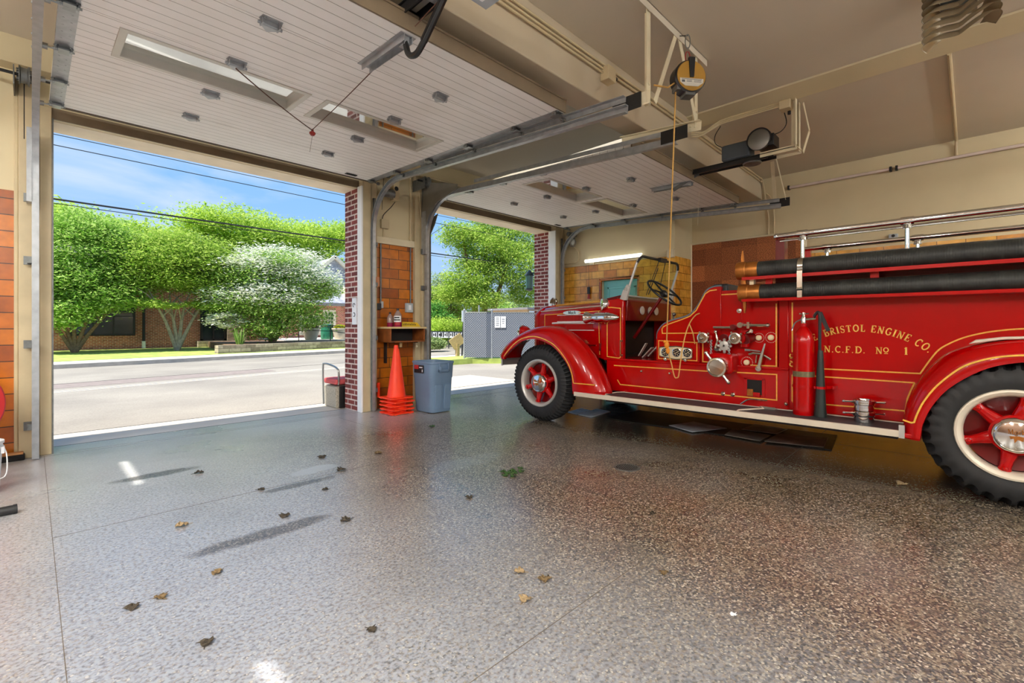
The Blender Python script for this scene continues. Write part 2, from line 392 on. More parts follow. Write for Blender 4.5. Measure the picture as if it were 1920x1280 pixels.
# ------------------------------------------------------------------ right wall, with the deeper stretch by the bays
S(MB().box(XR,XR+.3,-8.3,YW,0,CEIL+.1),'wall_right',M['paint_wall'])
S(MB().box(8.345,XR+.05,3.94,4.685,0,CEIL).box(8.345,XR+.05,5.54,YW+.02,0,CEIL).box(8.345,XR+.05,4.685,5.54,2.23,CEIL),'wall_pilaster',M['paint_wall'],flat=True,recalc=False)
S(MB().box(8.33,8.36,3.93,4.685,0,2.575).box(8.33,8.36,5.54,6.55,0,2.575).box(8.33,8.36,4.685,5.54,2.225,2.575).box(8.34,XR,3.925,3.95,0,2.575),'wall_tile_pilaster',M['tile_yellow'])
S(MB().box(8.31,8.36,5.53,5.57,0,2.26).box(8.31,8.36,4.66,4.70,0,2.26).box(8.31,8.36,4.66,5.57,2.22,2.26),'trim_15',M['tile_orange'],bevel=.012)
S(MB().box(XR-.012,XR,-8,3.93,0,2.49),'wall_tile_right',M['tile_yellow'])
d3 = S(MB().box(8.42,8.46,4.70,5.53,.01,2.22),'door_3',M['turquoise'])
hb = MB().box(8.395,8.42,5.02,5.13,1.87,1.90).box(8.40,8.42,4.76,4.80,1.0,1.2).build('door_handle',M['black_metal'],d3)
fr = MB().box(8.405,8.42,4.78,5.44,1.15,1.19).box(8.405,8.42,4.78,5.44,2.05,2.09).box(8.405,8.42,4.78,4.82,.2,2.09).box(8.405,8.42,5.40,5.44,.2,2.09).box(8.405,8.42,4.78,5.44,.2,.24).build('door_rail',M['turquoise'],d3,bevel=.004)
# ------------------------------------------------------------------ other walls behind the viewpoint
S(MB().box(-4.4,-4.1,-8.3,YW,0,CEIL),'wall_left',M['wall_dark'])
b = MB().box(-4.4,-2.6,-8.3,-8,0,CEIL).box(.9,2.6,-8.3,-8,0,CEIL).box(6.1,XR+.3,-8.3,-8,0,CEIL).box(-4.4,XR+.3,-8.3,-8,3.5,CEIL)
S(b,'wall_rear',M['paint_wall'])
# ------------------------------------------------------------------ ceiling
# a narrow slot added in the unseen roof over the left bay lets two slivers of sun onto the floor
c = MB().box(-4.4,-1.891,-8.3,YO,CEIL,CEIL+.25).box(-1.686,6.0,-8.3,YO,CEIL,CEIL+.25)
for y0,y1 in ((-8.3,1.15),(1.60,4.45),(5.38,YO)): c.box(-1.891,-1.686,y0,y1,CEIL,CEIL+.25)
c.prism([(6.25,3.955),(XR+.3,3.88),(XR+.3,4.3),(6.25,4.3)],'XZ',-8.3,YO)
S(c,'ceiling',M['paint_ceiling'])
S(MB().prism([(5.95,CEIL+.01),(5.97,3.985),(6.27,3.935),(6.3,3.955),(6.3,4.1),(5.95,4.1)],'XZ',-8.2,2.7),'ceiling_beam',M['paint_wall'])
S(MB().box(-4.3,XR,2.66,2.94,3.52,CEIL+.05),'ceiling_beam',M['paint_beam'],bevel=.01)
S(MB().box(-4.3,XR,6.42,6.6,3.74,CEIL+.02),'ceiling_beam',M['paint_wall'])
# ------------------------------------------------------------------ sectional overhead doors, open under the ceiling
def door_mat():
    t = NT('door_panel'); tc = t.n('TexCoord'); sp = t.n('SeparateXYZ'); t.l(tc,'Object',sp,'Vector')
    m = t.math('MODULO',(t.math('ADD',(sp,'Y'),10.03),'Value'),.1055)
    a = t.ramp(t.math('MULTIPLY',(m,'Value'),9.479),'Value',[(0,(0,0,0,1)),(.03,(0,0,0,1)),(.05,(1,1,1,1)),(1,(1,1,1,1))])
    nz = t.n('TexNoise'); nz.inputs['Scale'].default_value = 3; nz.inputs['Detail'].default_value = 5; t.l(tc,'Object',nz,'Vector')
    r = t.ramp(nz,'Fac',[(.3,srgb((238,236,230))),(.7,srgb((246,244,240)))])
    c = t.mix(srgb((120,112,98)),(r,'Color'),(a,'Color'))
    b = t.bsdf((c,2),.45); n2 = t.n('TexNoise'); n2.inputs['Scale'].default_value = 240; t.l(tc,'Object',n2,'Vector')
    t.bump(b,a,'Color',.5,.004); MATS['door_panel'] = t.m
door_mat()
plain('door_edge',(120,104,82),.55,var=.1)
plain('rubber_seal',(92,80,64),.7,var=.1)
plain('alu',(196,192,182),.4,metal=.35,var=.05)
plain('rope_brown',(92,62,48),.8,var=.2,scale=200)
plain('red_plastic',(150,40,34),.4)
def glass(name, tint=(.9,.97,.95,1), refl=.35):
    t = NT(name); g = t.n('BsdfGlossy'); g.inputs['Roughness'].default_value = .02; g.inputs['Color'].default_value=(1,1,1,1)
    tr = t.n('BsdfTransparent'); tr.inputs['Color'].default_value = tint; fr = t.n('LayerWeight'); fr.inputs['Blend'].default_value = .5
    mm = t.math('ADD',(t.math('MULTIPLY',(t.math('POWER',(fr,'Facing'),4.),'Value'),.7),'Value'),refl); mx = t.n('MixShader'); t.l(mm,'Value',mx,'Fac'); t.l(tr,'BSDF',mx,1); t.l(g,'BSDF',mx,2)
    t.l(mx,'Shader',t.out,'Surface'); MATS[name]=t.m
glass('pane_glass',refl=.5); glass('clear_glass',tint=(.86,.97,.90,1),refl=.02)
TH = math.atan2(.12,3.55)
def make_hinge():
    m = MB()
    m.prism([(-.055,-.015),(.055,-.015),(.045,.012),(.012,.05),(-.012,.05),(-.045,.012)],'XY',-.006,0)
    m.prism([(-.055,.0),(.055,.0),(.05,-.045),(-.05,-.045)],'XY',-.004,0)
    m.box(-.05,.05,-.012,.012,-.022,-.004); m.cyl((-.06,0,-.022),(.06,0,-.022),.008,8); m.prism([(-.05,.0),(.05,.0),(.0,.055)],'XY',-.03,-.026)
    for x in (-.042,.042): m.box(x-.004,x+.004,-.03,.02,-.03,0)
    for x,y in ((-.035,-.035),(.035,-.035),(0,.03)): m.cyl((x,y,-.012),(x,y,0),.006,6)
    return m
def make_roller(sg):
    m = make_hinge(); m.cyl((0,0,-.03),(sg*.10,0,-.03),.006,8); m.cyl((sg*.085,0,-.03),(sg*.115,0,-.03),.022,12)
    m.box(-.03,.03,-.05,.05,-.035,-.028); return m
def make_door(n, x0, x1, wins, hx):
    root = bpy.data.objects.new('tmp',None)
    L = 3.56; js = [0,.60,1.34,2.09,2.82,L]; T = .045
    m = MB()
    for k in range(5):
        a, b = js[k]+.003, js[k+1]-.003
        if k != 2: m.box(x0,x1,a,b,0,T)
        else:
            s0,s1 = 1.47,1.92; m.box(x0,x1,a,s0,0,T); m.box(x0,x1,s1,b,0,T)
            xs = [x0]+[q for w_ in wins for q in w_]+[x1]
            for i in range(0,len(xs),2): m.box(xs[i],xs[i+1],s0,s1,0,T)
    o = m.build('door_%d'%n, M['door_panel'], origin=(0,0,0)); o['kind'] = 'structure'
    o.location = (0,2.73,3.27); o.rotation_euler = (TH,0,0)
    def part(mb, name, mat, **k): return mb.build(name, mat, o, **k)
    part(MB().box(x0,x1,-.012,.006,0,.115).box(x0,x1,-.02,.05,.105,.12),'stiffener',M['door_edge'])
    part(MB().box(x0,x1-.02,.05,.06,.112,.126),'top_strip',M['paint_bracket'])
    part(MB().box(x0,x1,L-.01,L+.03,-.01,T),'bottom_seal',M['rubber_seal'],bevel=.006)
    for sx in (x0,x1): 
        q = MB(); e = .10 if sx==x0 else -.10
        q.box(sx,sx+e,.01,L-.01,-.004,.001)
        for i in range(30): q.cyl((sx+e*.3,.08+i*.115,-.0055),(sx+e*.3,.08+i*.115,-.003),.006,6); q.cyl((sx+e*.72,.13+i*.115,-.0055),(sx+e*.72,.13+i*.115,-.003),.006,6)
        part(q,'end_stile',M['galv'])
    for a,b in wins:
        f = MB(); s0,s1 = 1.47,1.92; w = .035
        for (p,q_,r,s_) in ((a-w,b+w,s0-w,s0+.012),(a-w,b+w,s1-.012,s1+w),(a-w,a+.012,s0,s1),(b-.012,b+w,s0,s1)): f.box(p,q_,r,s_,-.008,.004)
        for (p,q_,r,s_) in ((a,b,s0,s0+.015),(a,b,s1-.015,s1),(a,a+.015,s0,s1),(b-.015,b,s0,s1)): f.box(p,q_,r,s_,-.004,.07)
        fo = part(f,'window_frame',M['alu'],bevel=.002)
        MB().box(a+.01,b-.01,s0+.01,s1-.01,.05,.056).build('pane',M['pane_glass'],fo)
    h0 = None
    for x in hx:
        for s in js[1:-1]:
            if h0 is None: h0 = make_hinge().build('hinge',M['galv'],o); h = h0
            else: h = h0.copy(); COL.objects.link(h); h.parent = o
            h.location = (x,s,0); h.scale = (1.25,1.25,1.3)
    for sx,sg in ((x0+.05,-1),(x1-.05,1)):
        r0 = None
        for s in js[1:-1]+[L-.08,.06]:
            if r0 is None: r0 = make_roller(sg).build('roller_hinge',M['steel'],o); r = r0
            else: r = r0.copy(); COL.objects.link(r); r.parent = o
            r.location = (sx,s,0)
    part(MB().box(x1-.47,x1-.31,L-.15,L-.09,-.012,.0).mat(1).box(x1-.46,x1-.32,L-.14,L-.10,-.014,-.005),'lift_handle',[M['black_metal'],M['dark_hole']],bevel=.004)
    xc = (x0+x1)/2
    part(MB().box(xc-.035,xc-.03,.03,.62,-.05,0).box(xc+.03,xc+.035,.03,.62,-.05,0).box(xc-.06,xc+.06,.03,.64,-.006,-.002).box(xc-.02,xc+.02,.05,.12,-.06,-.004),'arm_bracket',M['galv'])
    return o
make_door(1,.12,3.50,[(.46,1.70),(1.90,3.15)],(1.11,2.50))
make_door(2,4.70,8.06,[(5.02,6.26),(6.46,7.70)],(5.72,7.06))

# ------------------------------------------------------------------ tracks
def track(xw, sg, label, y0=2.12):
    # web at xw, open towards sg
    pts = [(y0,3.135),(5.55,3.325)]
    c = (5.72,2.70); 
    pts += [(c[0]+.66*math.sin(rad(a))*1.02, c[1]+.635*math.cos(rad(a))) for a in range(0,91,10)]
    pts += [(6.393,2.2),(6.40,.01)]
    def sec(off_x, prof):
        rows = []
        for i,p in enumerate(pts):
            a = pts[max(i-1,0)]; b = pts[min(i+1,len(pts)-1)]; t = Vector((b[0]-a[0],b[1]-a[1])).normalized(); nn = Vector((-t.y,t.x))
            rows.append([(xw+sg*u, p[0]+nn.x*v, p[1]+nn.y*v) for u,v in prof])
        return rows
    t = thing('door_track',(xw,6.4,0),label,'track','steel door tracks')
    m = MB(); prof = [(0,-.03),(.05,-.03),(.05,-.022),(.006,-.022),(.006,.032),(.05,.032),(.05,.04),(0,.04)]
    m.loft(sec(0,prof),closed=True,caps=True); m.build('rail',M['galv'],t)
    q = MB(); 
    q.bar((xw+sg*.003,y0+.02,3.232),(xw+sg*.003,5.2,3.392),.005,.045); q.bar((xw+sg*.022,y0+.02,3.255),(xw+sg*.022,5.2,3.415),.045,.005)
    for i in range(12): y = y0+.1+i*.26; q.cyl((xw-sg*.004,y,3.232+(y-y0)*.052),(xw+sg*.01,y,3.232+(y-y0)*.052),.008,6)
    q.build('angle_bar',M['galv'],t)
    MB().box(xw-sg*.004,xw-sg*.01,y0-.12,y0+.16,3.13,3.26).build('end_plate',M['black_metal'],t)
    b0 = MB()
    for z in (.32,1.1,1.9,2.5):
        MB().box(xw-sg*.055,xw+sg*.0,6.435,6.46,z-.04,z+.04).box(xw-sg*.03,xw-sg*.0,6.36,6.46,z-.03,z+.03).build('wall_bracket',M['galv_dark'],t)
    MB().box(xw-sg*.035,xw-sg*.0,6.35,6.47,2.45,3.15).build('jamb_plate',M['galv'],t) if sg>0 else MB().box(xw,xw+.03,6.42,6.46,2.45,3.2).build('jamb_plate',M['galv_dark'],t)
    return t
track(.005,1,'galvanized door track running down the wall left of the wide open bay')
track(3.60,-1,'galvanized door track on the near side of the tiled pier')
track(4.52,1,'galvanized door track on the far side of the tiled pier')
track(8.14,-1,'galvanized door track running down beside the yellow tiled wall')
# ------------------------------------------------------------------ torsion shafts with cable drums
def shaft(x0,x1,drums,label,z=3.60):
    t = thing('torsion_shaft',((x0+x1)/2,6.30,z),label,'shaft','torsion shafts above the doors')
    MB().cyl((x0,6.30,z),(x1,6.30,z),.014,10).build('rod',M['black_metal'],t)
    for x in drums:
        d = MB().lathe([(.0,-.035),(.085,-.035),(.085,-.028),(.07,-.02),(.07,.02),(.088,.03),(.088,.04),(0,.04)],(x,6.30,z),'X',20)
        for k in range(6): a = k*PI/3; d.cyl((x-.05,6.30+.05*math.cos(a),z+.05*math.sin(a)),(x+.05,6.30+.05*math.cos(a),z+.05*math.sin(a)),.008,6)
        d.build('cable_drum',M['galv_dark'],t)
        MB().box(x-.07,x-.062,6.24,6.583,z-.12,z+.06).build('bearing_plate',M['galv_dark'],t)
        MB().tube([(x,6.37,z),(x,6.42,z-.4),(x,6.43,z-.55)],.004,5).build('lift_cable',M['black_metal'],t)
shaft(-1.6,3.78,(-.045,3.74),'dark steel torsion shaft with cable drum above the wide open bay')
shaft(4.30,8.25,(4.46,8.16),'dark steel torsion shaft with cable drums above the red engine bay')
plain('gusset',(132,128,116),.5,metal=.3,var=.1)
# gusset plates by the second bay
t = thing('track_gusset',(4.62,6.2,3.1),'large grey curved gusset plate at the top of the second bay opening','bracket')
MB().prism([(6.47,3.60),(6.2,3.58),(5.55,3.42),(5.55,3.35),(6.05,3.24),(6.28,3.06),(6.40,2.8),(6.47,2.74)],'YZ',4.49,4.502).build('plate',M['gusset'],t)
MB().prism([(6.50,3.05),(6.25,3.12),(6.34,2.95),(6.50,2.75)],'YZ',4.655,4.664).build('lower_plate',M['gusset'],t)
# ------------------------------------------------------------------ ceiling hangers
def hanger_pair():
    t = thing('track_hanger',(4.12,1.96,4.0),'cream steel hanger frame bolted to the ceiling between the two doors','bracket')
    a = MB(); a.box(3.1,4.84,1.94,1.946,3.93,4.0); a.box(3.1,4.84,1.94,2.0,3.994,4.0)
    for x in (3.3,3.75,4.2,4.55,4.8): a.cyl((x,1.97,3.985),(x,1.97,3.994),.012,6)
    a.build('ceiling_angle',M['paint_ceiling'],t)
    for x in (3.655,4.615):
        z0 = 3.16 if x<4 else 3.235
        u = MB().box(x-.035,x+.035,1.955,1.961,z0,3.96).box(x+.03,x+.035,1.955,2.01,z0,3.96)
        for z in (z0+.06,z0+.16): u.cyl((x,1.945,z),(x,1.956,z),.012,6)
        u.build('upright',M['paint_bracket'],t)
    MB().bar((3.75,1.95,3.2),(4.16,1.95,3.97),.05,.006,(0,1,0)).build('brace',M['paint_bracket'],t)
    MB().bar((4.22,1.952,3.97),(4.64,1.952,3.22),.06,.006,(0,1,0)).build('brace',M['paint_bracket'],t)
    MB().bar((3.63,1.93,3.20),(3.61,2.24,3.205),.008,.11).build('foot_bar',M['paint_bracket'],t)
    f = MB().bar((4.60,1.9,3.245),(4.54,2.75,3.30),.008,.09).bar((4.575,1.9,3.285),(4.52,2.75,3.34),.05,.006)
    for y in (2.0,2.25,2.5): f.cyl((4.58-.07*(y-1.9),y,3.26),(4.60-.07*(y-1.9),y,3.26),.01,6)
    f.build('foot_bar',M['paint_bracket'],t)
hanger_pair()
t = thing('track_hanger',(8.14,2.1,3.9),'cream steel hanger strap holding the track end by the corkboard','bracket')
MB().bar((8.14,2.20,3.95),(8.17,2.05,3.20),.05,.006,(0,1,0)).build('upright',M['paint_bracket'],t)
MB().bar((8.20,2.26,3.88),(8.20,2.22,3.22),.05,.006,(1,0,0)).build('brace',M['paint_bracket'],t)
MB().bar((8.15,2.02,3.205),(8.15,2.30,3.22),.01,.10).build('foot_bar',M['paint_bracket'],t)

# ------------------------------------------------------------------ door openers
def opener_near():
    t = thing('door_opener',(1.81,2.3,3.45),'black trolley rail of the opener above the wide open door','opener','door openers')
    r = MB()
    for x in (1.75,1.865): r.box(x-.006,x+.006,.3,2.80,3.37,3.44).box(x-.02,x+.02,.3,2.80,3.434,3.44)
    r.box(1.74,1.88,2.55,2.80,3.435,3.45); r.build('rail',M['black_metal'],t)
    MB().box(1.79,1.83,.3,2.7,3.40,3.425).build('chain',M['steel'],t)
    MB().box(1.765,1.85,2.28,2.48,3.345,3.40).build('trolley',M['steel'],t,bevel=.005)
    P = smooth_poly([(1.81,2.36,3.34),(1.81,2.50,3.22),(1.81,2.60,3.135),(1.81,2.68,3.10),(1.81,2.76,3.135),(1.81,2.80,3.23)],5)
    MB().tube(P,.021,8).bar((1.81,2.36,3.34),(1.81,2.585,3.15),.045,.02).build('lift_arm',M['black_metal'],t)
    MB().box(1.5,2.1,-.5,.35,3.36,3.7).build('motor_housing',M['black_metal'],t,bevel=.01)
    MB().box(1.78,1.84,2.80,2.98,3.37,3.45).box(1.7,1.92,2.64,2.67,3.44,3.56).build('header_bracket',M['black_metal'],t)
opener_near()
plain('grey_plastic',(176,184,188),.45,var=.03)
plain('print_dark',(70,74,80),.6); plain('print_white',(236,238,240),.5)
b = MB().box(1.86,2.16,2.12,2.36,3.42,3.60).mat(1).box(2.02,2.09,2.20,2.32,3.4185,3.421)
tag(b.build('control_box',[M['grey_plastic'],M['print_white']],bevel=.008),'pale grey control box high up beside the ceiling beam','control box')
def opener_far():
    X = 6.35
    t = thing('door_opener',(X,2.0,3.35),'dark grey motor opener with exposed flywheel above the red engine','opener','door openers')
    r = MB()
    for x in (X-.06,X+.06): r.box(x-.005,x+.005,1.72,3.15,3.335,3.395).box(x-.02,x+.02,1.72,3.15,3.389,3.395)
    r.box(X-.06,X+.06,2.9,3.16,3.36,3.40); r.build('rail',M['black_metal'],t)
    MB().box(X-.012,X+.012,1.8,3.1,3.35,3.37).build('chain',M['steel'],t)
    plain('motor_grey',(66,74,80),.5,var=.08)
    h = MB().box(X-.11,X+.11,1.98,2.32,3.40,3.60); h.build('motor_housing',M['motor_grey'],t,bevel=.02)
    MB().box(X-.10,X+.10,2.14,2.30,3.395,3.50).build('gear_cover',M['motor_grey'],t,bevel=.01)
    f = MB().lathe([(.0,-.03),(.10,-.03),(.125,-.02),(.125,.02),(.10,.03),(0,.03)],(X-.13,1.86,3.55),'X',28); f.build('flywheel',M['steel'],t)
    MB().lathe([(.125,-.035),(.14,-.035),(.14,.035),(.125,.035)],(X-.12,1.86,3.55),'X',28,rad(-20),rad(200)).build('belt_guard',M['black_metal'],t)
    MB().cyl((X-.06,1.86,3.55),(X+.14,1.86,3.55),.085,18).box(X-.12,X+.1,1.70,1.84,3.46,3.60).build('motor',M['black_metal'],t,bevel=.008)
    MB().lathe([(0,-.012),(.10,-.012),(.11,0),(.10,.012),(0,.012)],(X,1.98,3.325),'Z',24).build('sprocket',M['galv_dark'],t)
    MB().box(X-.10,X+.10,1.46,1.86,3.375,3.385).box(X-.10,X-.094,1.46,1.86,3.34,3.40).box(X+.094,X+.10,1.46,1.86,3.34,3.40).build('mount_bar',M['paint_bracket'],t)
    for x in (X-.08,X+.07):
        MB().box(x-.035,x+.035,1.47,1.476,3.36,3.94).box(x+.03,x+.035,1.47,1.53,3.36,3.94).build('upright',M['paint_bracket'],t)
    MB().bar((X+.13,1.45,3.36),(X+.30,1.42,3.66),.05,.006,(0,1,0)).bar((X+.05,1.43,3.92),(X+.30,1.42,3.66),.05,.006,(0,1,0)).build('brace',M['paint_bracket'],t)
    MB().bar((X,2.66,3.35),(X,3.02,3.20),.012,.05).build('lift_arm',M['galv_dark'],t)
    MB().tube(smooth_poly([(X-.05,1.78,3.60),(X-.02,1.66,3.62),(X+.02,1.60,3.72),(X+.0,1.62,3.86)],5),.006,6).build('power_cord',M['black_metal'],t)
    MB().tube(smooth_poly([(X-.05,2.30,3.58),(X-.08,2.40,3.66),(X-.05,2.42,3.78),(X-.02,2.36,3.9)],5),.005,6).build('power_cord',M['black_metal'],t)
opener_far()
# release cords
t = thing('release_cord',(1.9,4.4,3.25),'thin brown release cord with a red handle under the wide door','cord')
def sag(a,b,d,n=14):
    return [(a[0]+(b[0]-a[0])*i/n, a[1]+(b[1]-a[1])*i/n, a[2]+(b[2]-a[2])*i/n-d*4*(i/n)*(1-i/n)) for i in range(n+1)]
MB().tube(sag((1.81,2.40,3.34),(1.98,4.74,3.25),.02),.004,5).build('line',M['rope_brown'],t)
MB().tube(sag((1.11,4.08,3.27),(1.98,4.74,3.24),.015),.005,5).build('line',M['rope_brown'],t)
MB().lathe([(.0,-.03),(.016,-.03),(.03,-.012),(.03,.0),(.012,.014),(.012,.03),(0,.03)],(1.98,4.745,3.22),'Z',12).build('handle',M['red_plastic'],t)
MB().tube([(1.98,4.745,3.19),(1.955,4.75,3.02)],.0015,4).build('thread',M['rope_brown'],t)
tag(MB().tube([(6.95,2.9,3.3),(6.94,2.92,2.78)],.002,4).build('pull_string',M['paint_bracket']),'thin pale string hanging from the second door near its track','string')

# ------------------------------------------------------------------ cord reel
def reel():
    c = Vector((4.20,1.86,3.53)); t = thing('cord_reel',(4.20,1.86,3.53),'mustard and black retractor reel hanging from a carabiner at the hanger frame','reel')
    plain('reel_mustard',(172,128,46),.4,var=.05); plain('reel_label',(214,208,196),.5); plain('reel_black',(26,27,30),.35)
    ax = Vector((-.62,-.785,-.0)).normalized()
    MB().lathe([(0,-.062),(.135,-.062),(.15,-.05),(.15,.05),(.135,.062),(0,.062)],c,ax,36).build('housing',M['reel_black'],t)
    f = MB().lathe([(0,.063),(.13,.063),(.136,.068),(.13,.074),(0,.074)],c,ax,36); f.build('face_disc',M['reel_mustard'],t)
    u = Vector((0,0,1)).cross(ax).normalized(); R = Matrix((u, ax, Vector((0,0,1)))).transposed()   # columns: across, outwards, up
    R = Matrix((u, ax, Vector((0,0,1)))).transposed()
    k = MB(); k.prism([(-.03,.16),(.03,.16),(.018,-.02),(-.018,-.02)],'XZ',.06,.088); k.xform(lambda p: c + R @ p); k.build('handle_plate',M['reel_black'],t,bevel=.004)
    l = MB(); l.prism([(-.112,-.03),(.112,-.03),(.108,-.066),(.06,-.098),(-.06,-.098),(-.108,-.066)],'XZ',.073,.0765).mat(1)
    for r_,(x0,x1) in enumerate(((-.095,.095),(-.05,.0),(.02,.09),(-.05,.0),(.02,.09))):
        z = -.037-.011*((r_+1)//2) if r_ else -.037
        l.box(x0,x1,.0765,.0772,z-.002,z+.002)
    l.box(-.095,-.065,.0765,.0772,-.066,-.046)
    l.xform(lambda p: c + R @ p); l.build('label_plate',[M['reel_label'],M['print_dark']],t)
    e = MB(); e.box(-.05,.05,-.055,.055,-.165,-.13); e.box(-.13,-.08,-.05,.05,-.12,-.06); e.xform(lambda p: c + R @ p); e.build('cord_guide',M['galv_dark'],t,bevel=.006)
    def ring(z0,z1,w,m,name):
        P = [(c.x+w*math.cos(a)*u.x, c.y+w*math.cos(a)*u.y, (z0+z1)/2+(z1-z0)/2*math.sin(a)) for a in [2*PI*i/18 for i in range(18)]]
        MB().tube(P,.0055,6,closed=True).build(name,m,t)
    ring(c.z+.15,c.z+.255,.022,M['red_plastic'],'shackle'); ring(c.z+.28,c.z+.41,.024,M['steel'],'carabiner')
    MB().tube([(c.x,c.y,c.z+.25),(c.x,c.y,c.z+.29)],.008,6).build('swivel',M['steel'],t)
    MB().tube([(c.x,c.y,c.z+.40),(c.x+.01,c.y+.08,3.965)],.004,6).build('wire_hook',M['black_metal'],t)
    plain('cord_yellow',(206,160,84),.7,var=.15,scale=120); plain('cord_orange',(226,140,30),.6)
    g = c+u*(-.115)+Vector((0,0,-.10))
    # the cord drops to the engine's side, is knotted and looped over it
    d0 = Vector((4.97,2.44,1.13)); 
    P = [tuple(g)]+[tuple(g.lerp(d0,i/16)+Vector((0,0,-.0))) for i in range(1,17)]
    cord = thing('retractor_cord',tuple(d0),'pale yellow cord hanging from the reel and looped with a knot at the engine side','cord')
    lp = smooth_poly([tuple(d0),(4.98,2.43,1.0),(4.99,2.395,.86),(4.99,2.36,.72),(4.99,2.33,.705),(4.99,2.31,.74),(5.0,2.285,.95),(5.03,2.26,1.15),(5.09,2.235,1.30),(5.17,2.20,1.395),(5.20,2.15,1.42)],6)
    MB().tube(P,.007,7).build('cord',M['cord_yellow'],cord)
    MB().tube(lp,.0062,7).tube(smooth_poly([(5.09,2.235,1.30),(5.10,2.20,1.2),(5.11,2.19,1.13),(5.12,2.185,1.08)],5),.006,7).build('loop',M['cord_yellow'],cord)
    MB().ball((4.97,2.44,1.065),.028,12,8,(1,1,1.5)).ball((4.975,2.43,1.0),.022,10,7,(1,1,1.6)).ball((4.96,2.455,1.10),.02,10,6).build('knot',M['cord_orange'],cord)
    MB().tube([tuple(g+Vector((-.01,0,.06))),(3.95,1.93,3.39),(3.72,1.94,3.33)],.007,6).build('tie_cord',M['cord_yellow'],cord)
reel()
# ------------------------------------------------------------------ conduits and boxes
def conduit(pts, r, label, g='painted conduits', m='conduit_paint'):
    return tag(MB().tube(pts,r,8).build('conduit',M[m]),label,'conduit',g)
for z,l in ((3.885,'upper'),(3.84,'middle'),(3.80,'lower')):
    x1 = {3.885:5.9,3.84:5.85,3.80:4.0}[z]
    conduit([(-3,2.63,z),(x1,2.63,z)],.012,'%s painted conduit along the face of the near ceiling beam'%l)
bx = MB().box(3.98,4.12,2.56,2.66,3.72,3.86).mat(1).cyl((4.12,2.58,3.78),(4.16,2.58,3.775),.018,8)
tag(bx.build('outlet_box',[M['conduit_paint'],M['black_metal']],bevel=.006),'painted outlet box with black plug on the ceiling beam','outlet box')
for k,(dz,dx) in enumerate(((0,0),(-.05,.06))):
    conduit(smooth_poly([(8.85+dx*.5,2.64,3.86+dz),(8.95+dx,2.63,3.84+dz),(9.02+dx*.5,2.62,3.70+dz),(9.05,2.60-.09*k,3.5),(9.07,2.56-.09*k,3.2),(9.07,2.56-.09*k,2.86)],5),.014,'painted conduit dropping down the wall above the corkboard, %s of the pair'%('first' if k==0 else 'second'))
    conduit([(6.3,2.645,3.885-.05*k),(8.86,2.645,3.86-.05*k)],.014,'painted conduit on the beam behind the opener motor, %s of the pair'%('upper' if k==0 else 'lower'))
for k in range(3):
    conduit(smooth_poly([(6.02,2.62,3.80-.03*k),(6.12-.03*k,2.50,3.80-.03*k),(6.20,2.36,3.90-.02*k),(6.22,2.24,3.93-.022*k),(6.24,1.62,3.935-.022*k)],5),.011,'%s of three painted conduits curving to the ceiling outlet box'%('upper','middle','lower')[k])
bx = MB().box(6.20,6.34,1.52,1.64,3.84,3.94).mat(1).cyl((6.33,1.56,3.80),(6.33,1.56,3.85),.02,8)
tag(bx.build('outlet_box',[M['conduit_paint'],M['black_metal']],bevel=.008),'painted ceiling outlet box above the opener motor','outlet box')
conduit([(6.28,.16,3.94),(9.02,.157,3.87),(9.07,.157,3.8),(9.07,.157,3.66)],.018,'thick painted conduit crossing the ceiling to the tube light','painted conduits')
conduit([(3.9,6.38,3.72),(8.2,6.38,3.72)],.014,'painted conduit high above the second bay header')
# long tube lights on the right wall
for k,(ya,yb) in enumerate(((2.25,.86),(.82,-.62))):
    t = thing('tube_light',(9.07,(ya+yb)/2,3.64),'unlit %s tube light on the right wall below the ceiling'%('far' if k==0 else 'near'),'light','wall tube lights')
    MB().box(9.06,9.1,yb,ya,3.625,3.665).build('housing',M['conduit_paint'],t,bevel=.004)
    MB().cyl((9.035,yb+.02,3.635),(9.035,ya-.02,3.635),.022,12).build('tube',plain('tube_glass',(222,206,196),.25),t)
    MB().box(9.01,9.075,ya-.03,ya,3.60,3.67).build('end_cap',M['black_metal'],t,bevel=.004); MB().box(9.01,9.075,yb,yb+.03,3.60,3.67).build('end_cap',M['black_metal'],t,bevel=.004)
# louvred ceiling heater
t = thing('ceiling_heater',(5.0,.06,3.5),'grey louvred heater hanging below the ceiling at the top right','heater')
plain('heater_tan',(150,136,110),.45,metal=.2)
ou = smooth_poly([(5.12,.26),(5.02,.285),(4.95,.268),(4.925,.22),(4.945,.14),(4.957,.072),(4.87,.005),(4.80,-.055),(4.755,-.10),(4.76,-.135),(4.83,-.15),(4.96,-.12)],3)
for k in range(9):
    z = 3.50+.056*k; q = MB(); ins = lambda p,f: (p[0]+(5.03-p[0])*f, p[1]+(.06-p[1])*f)
    q.loft([[(p[0],p[1],z) for p in ou],[(*ins(p,-.03),z-.004) for p in ou],[(*ins(p,.05),z+.012) for p in ou],[(*ins(p,.22),z+.040) for p in ou],[(*ins(p,.42),z+.052) for p in ou]])
    o_ = q.build('louvre',M['heater_tan'],t); sm = o_.modifiers.new('thick','SOLIDIFY'); sm.thickness = .004
MB().box(5.02,5.2,-.03,.18,3.75,3.99).build('core',M['galv_dark'],t)
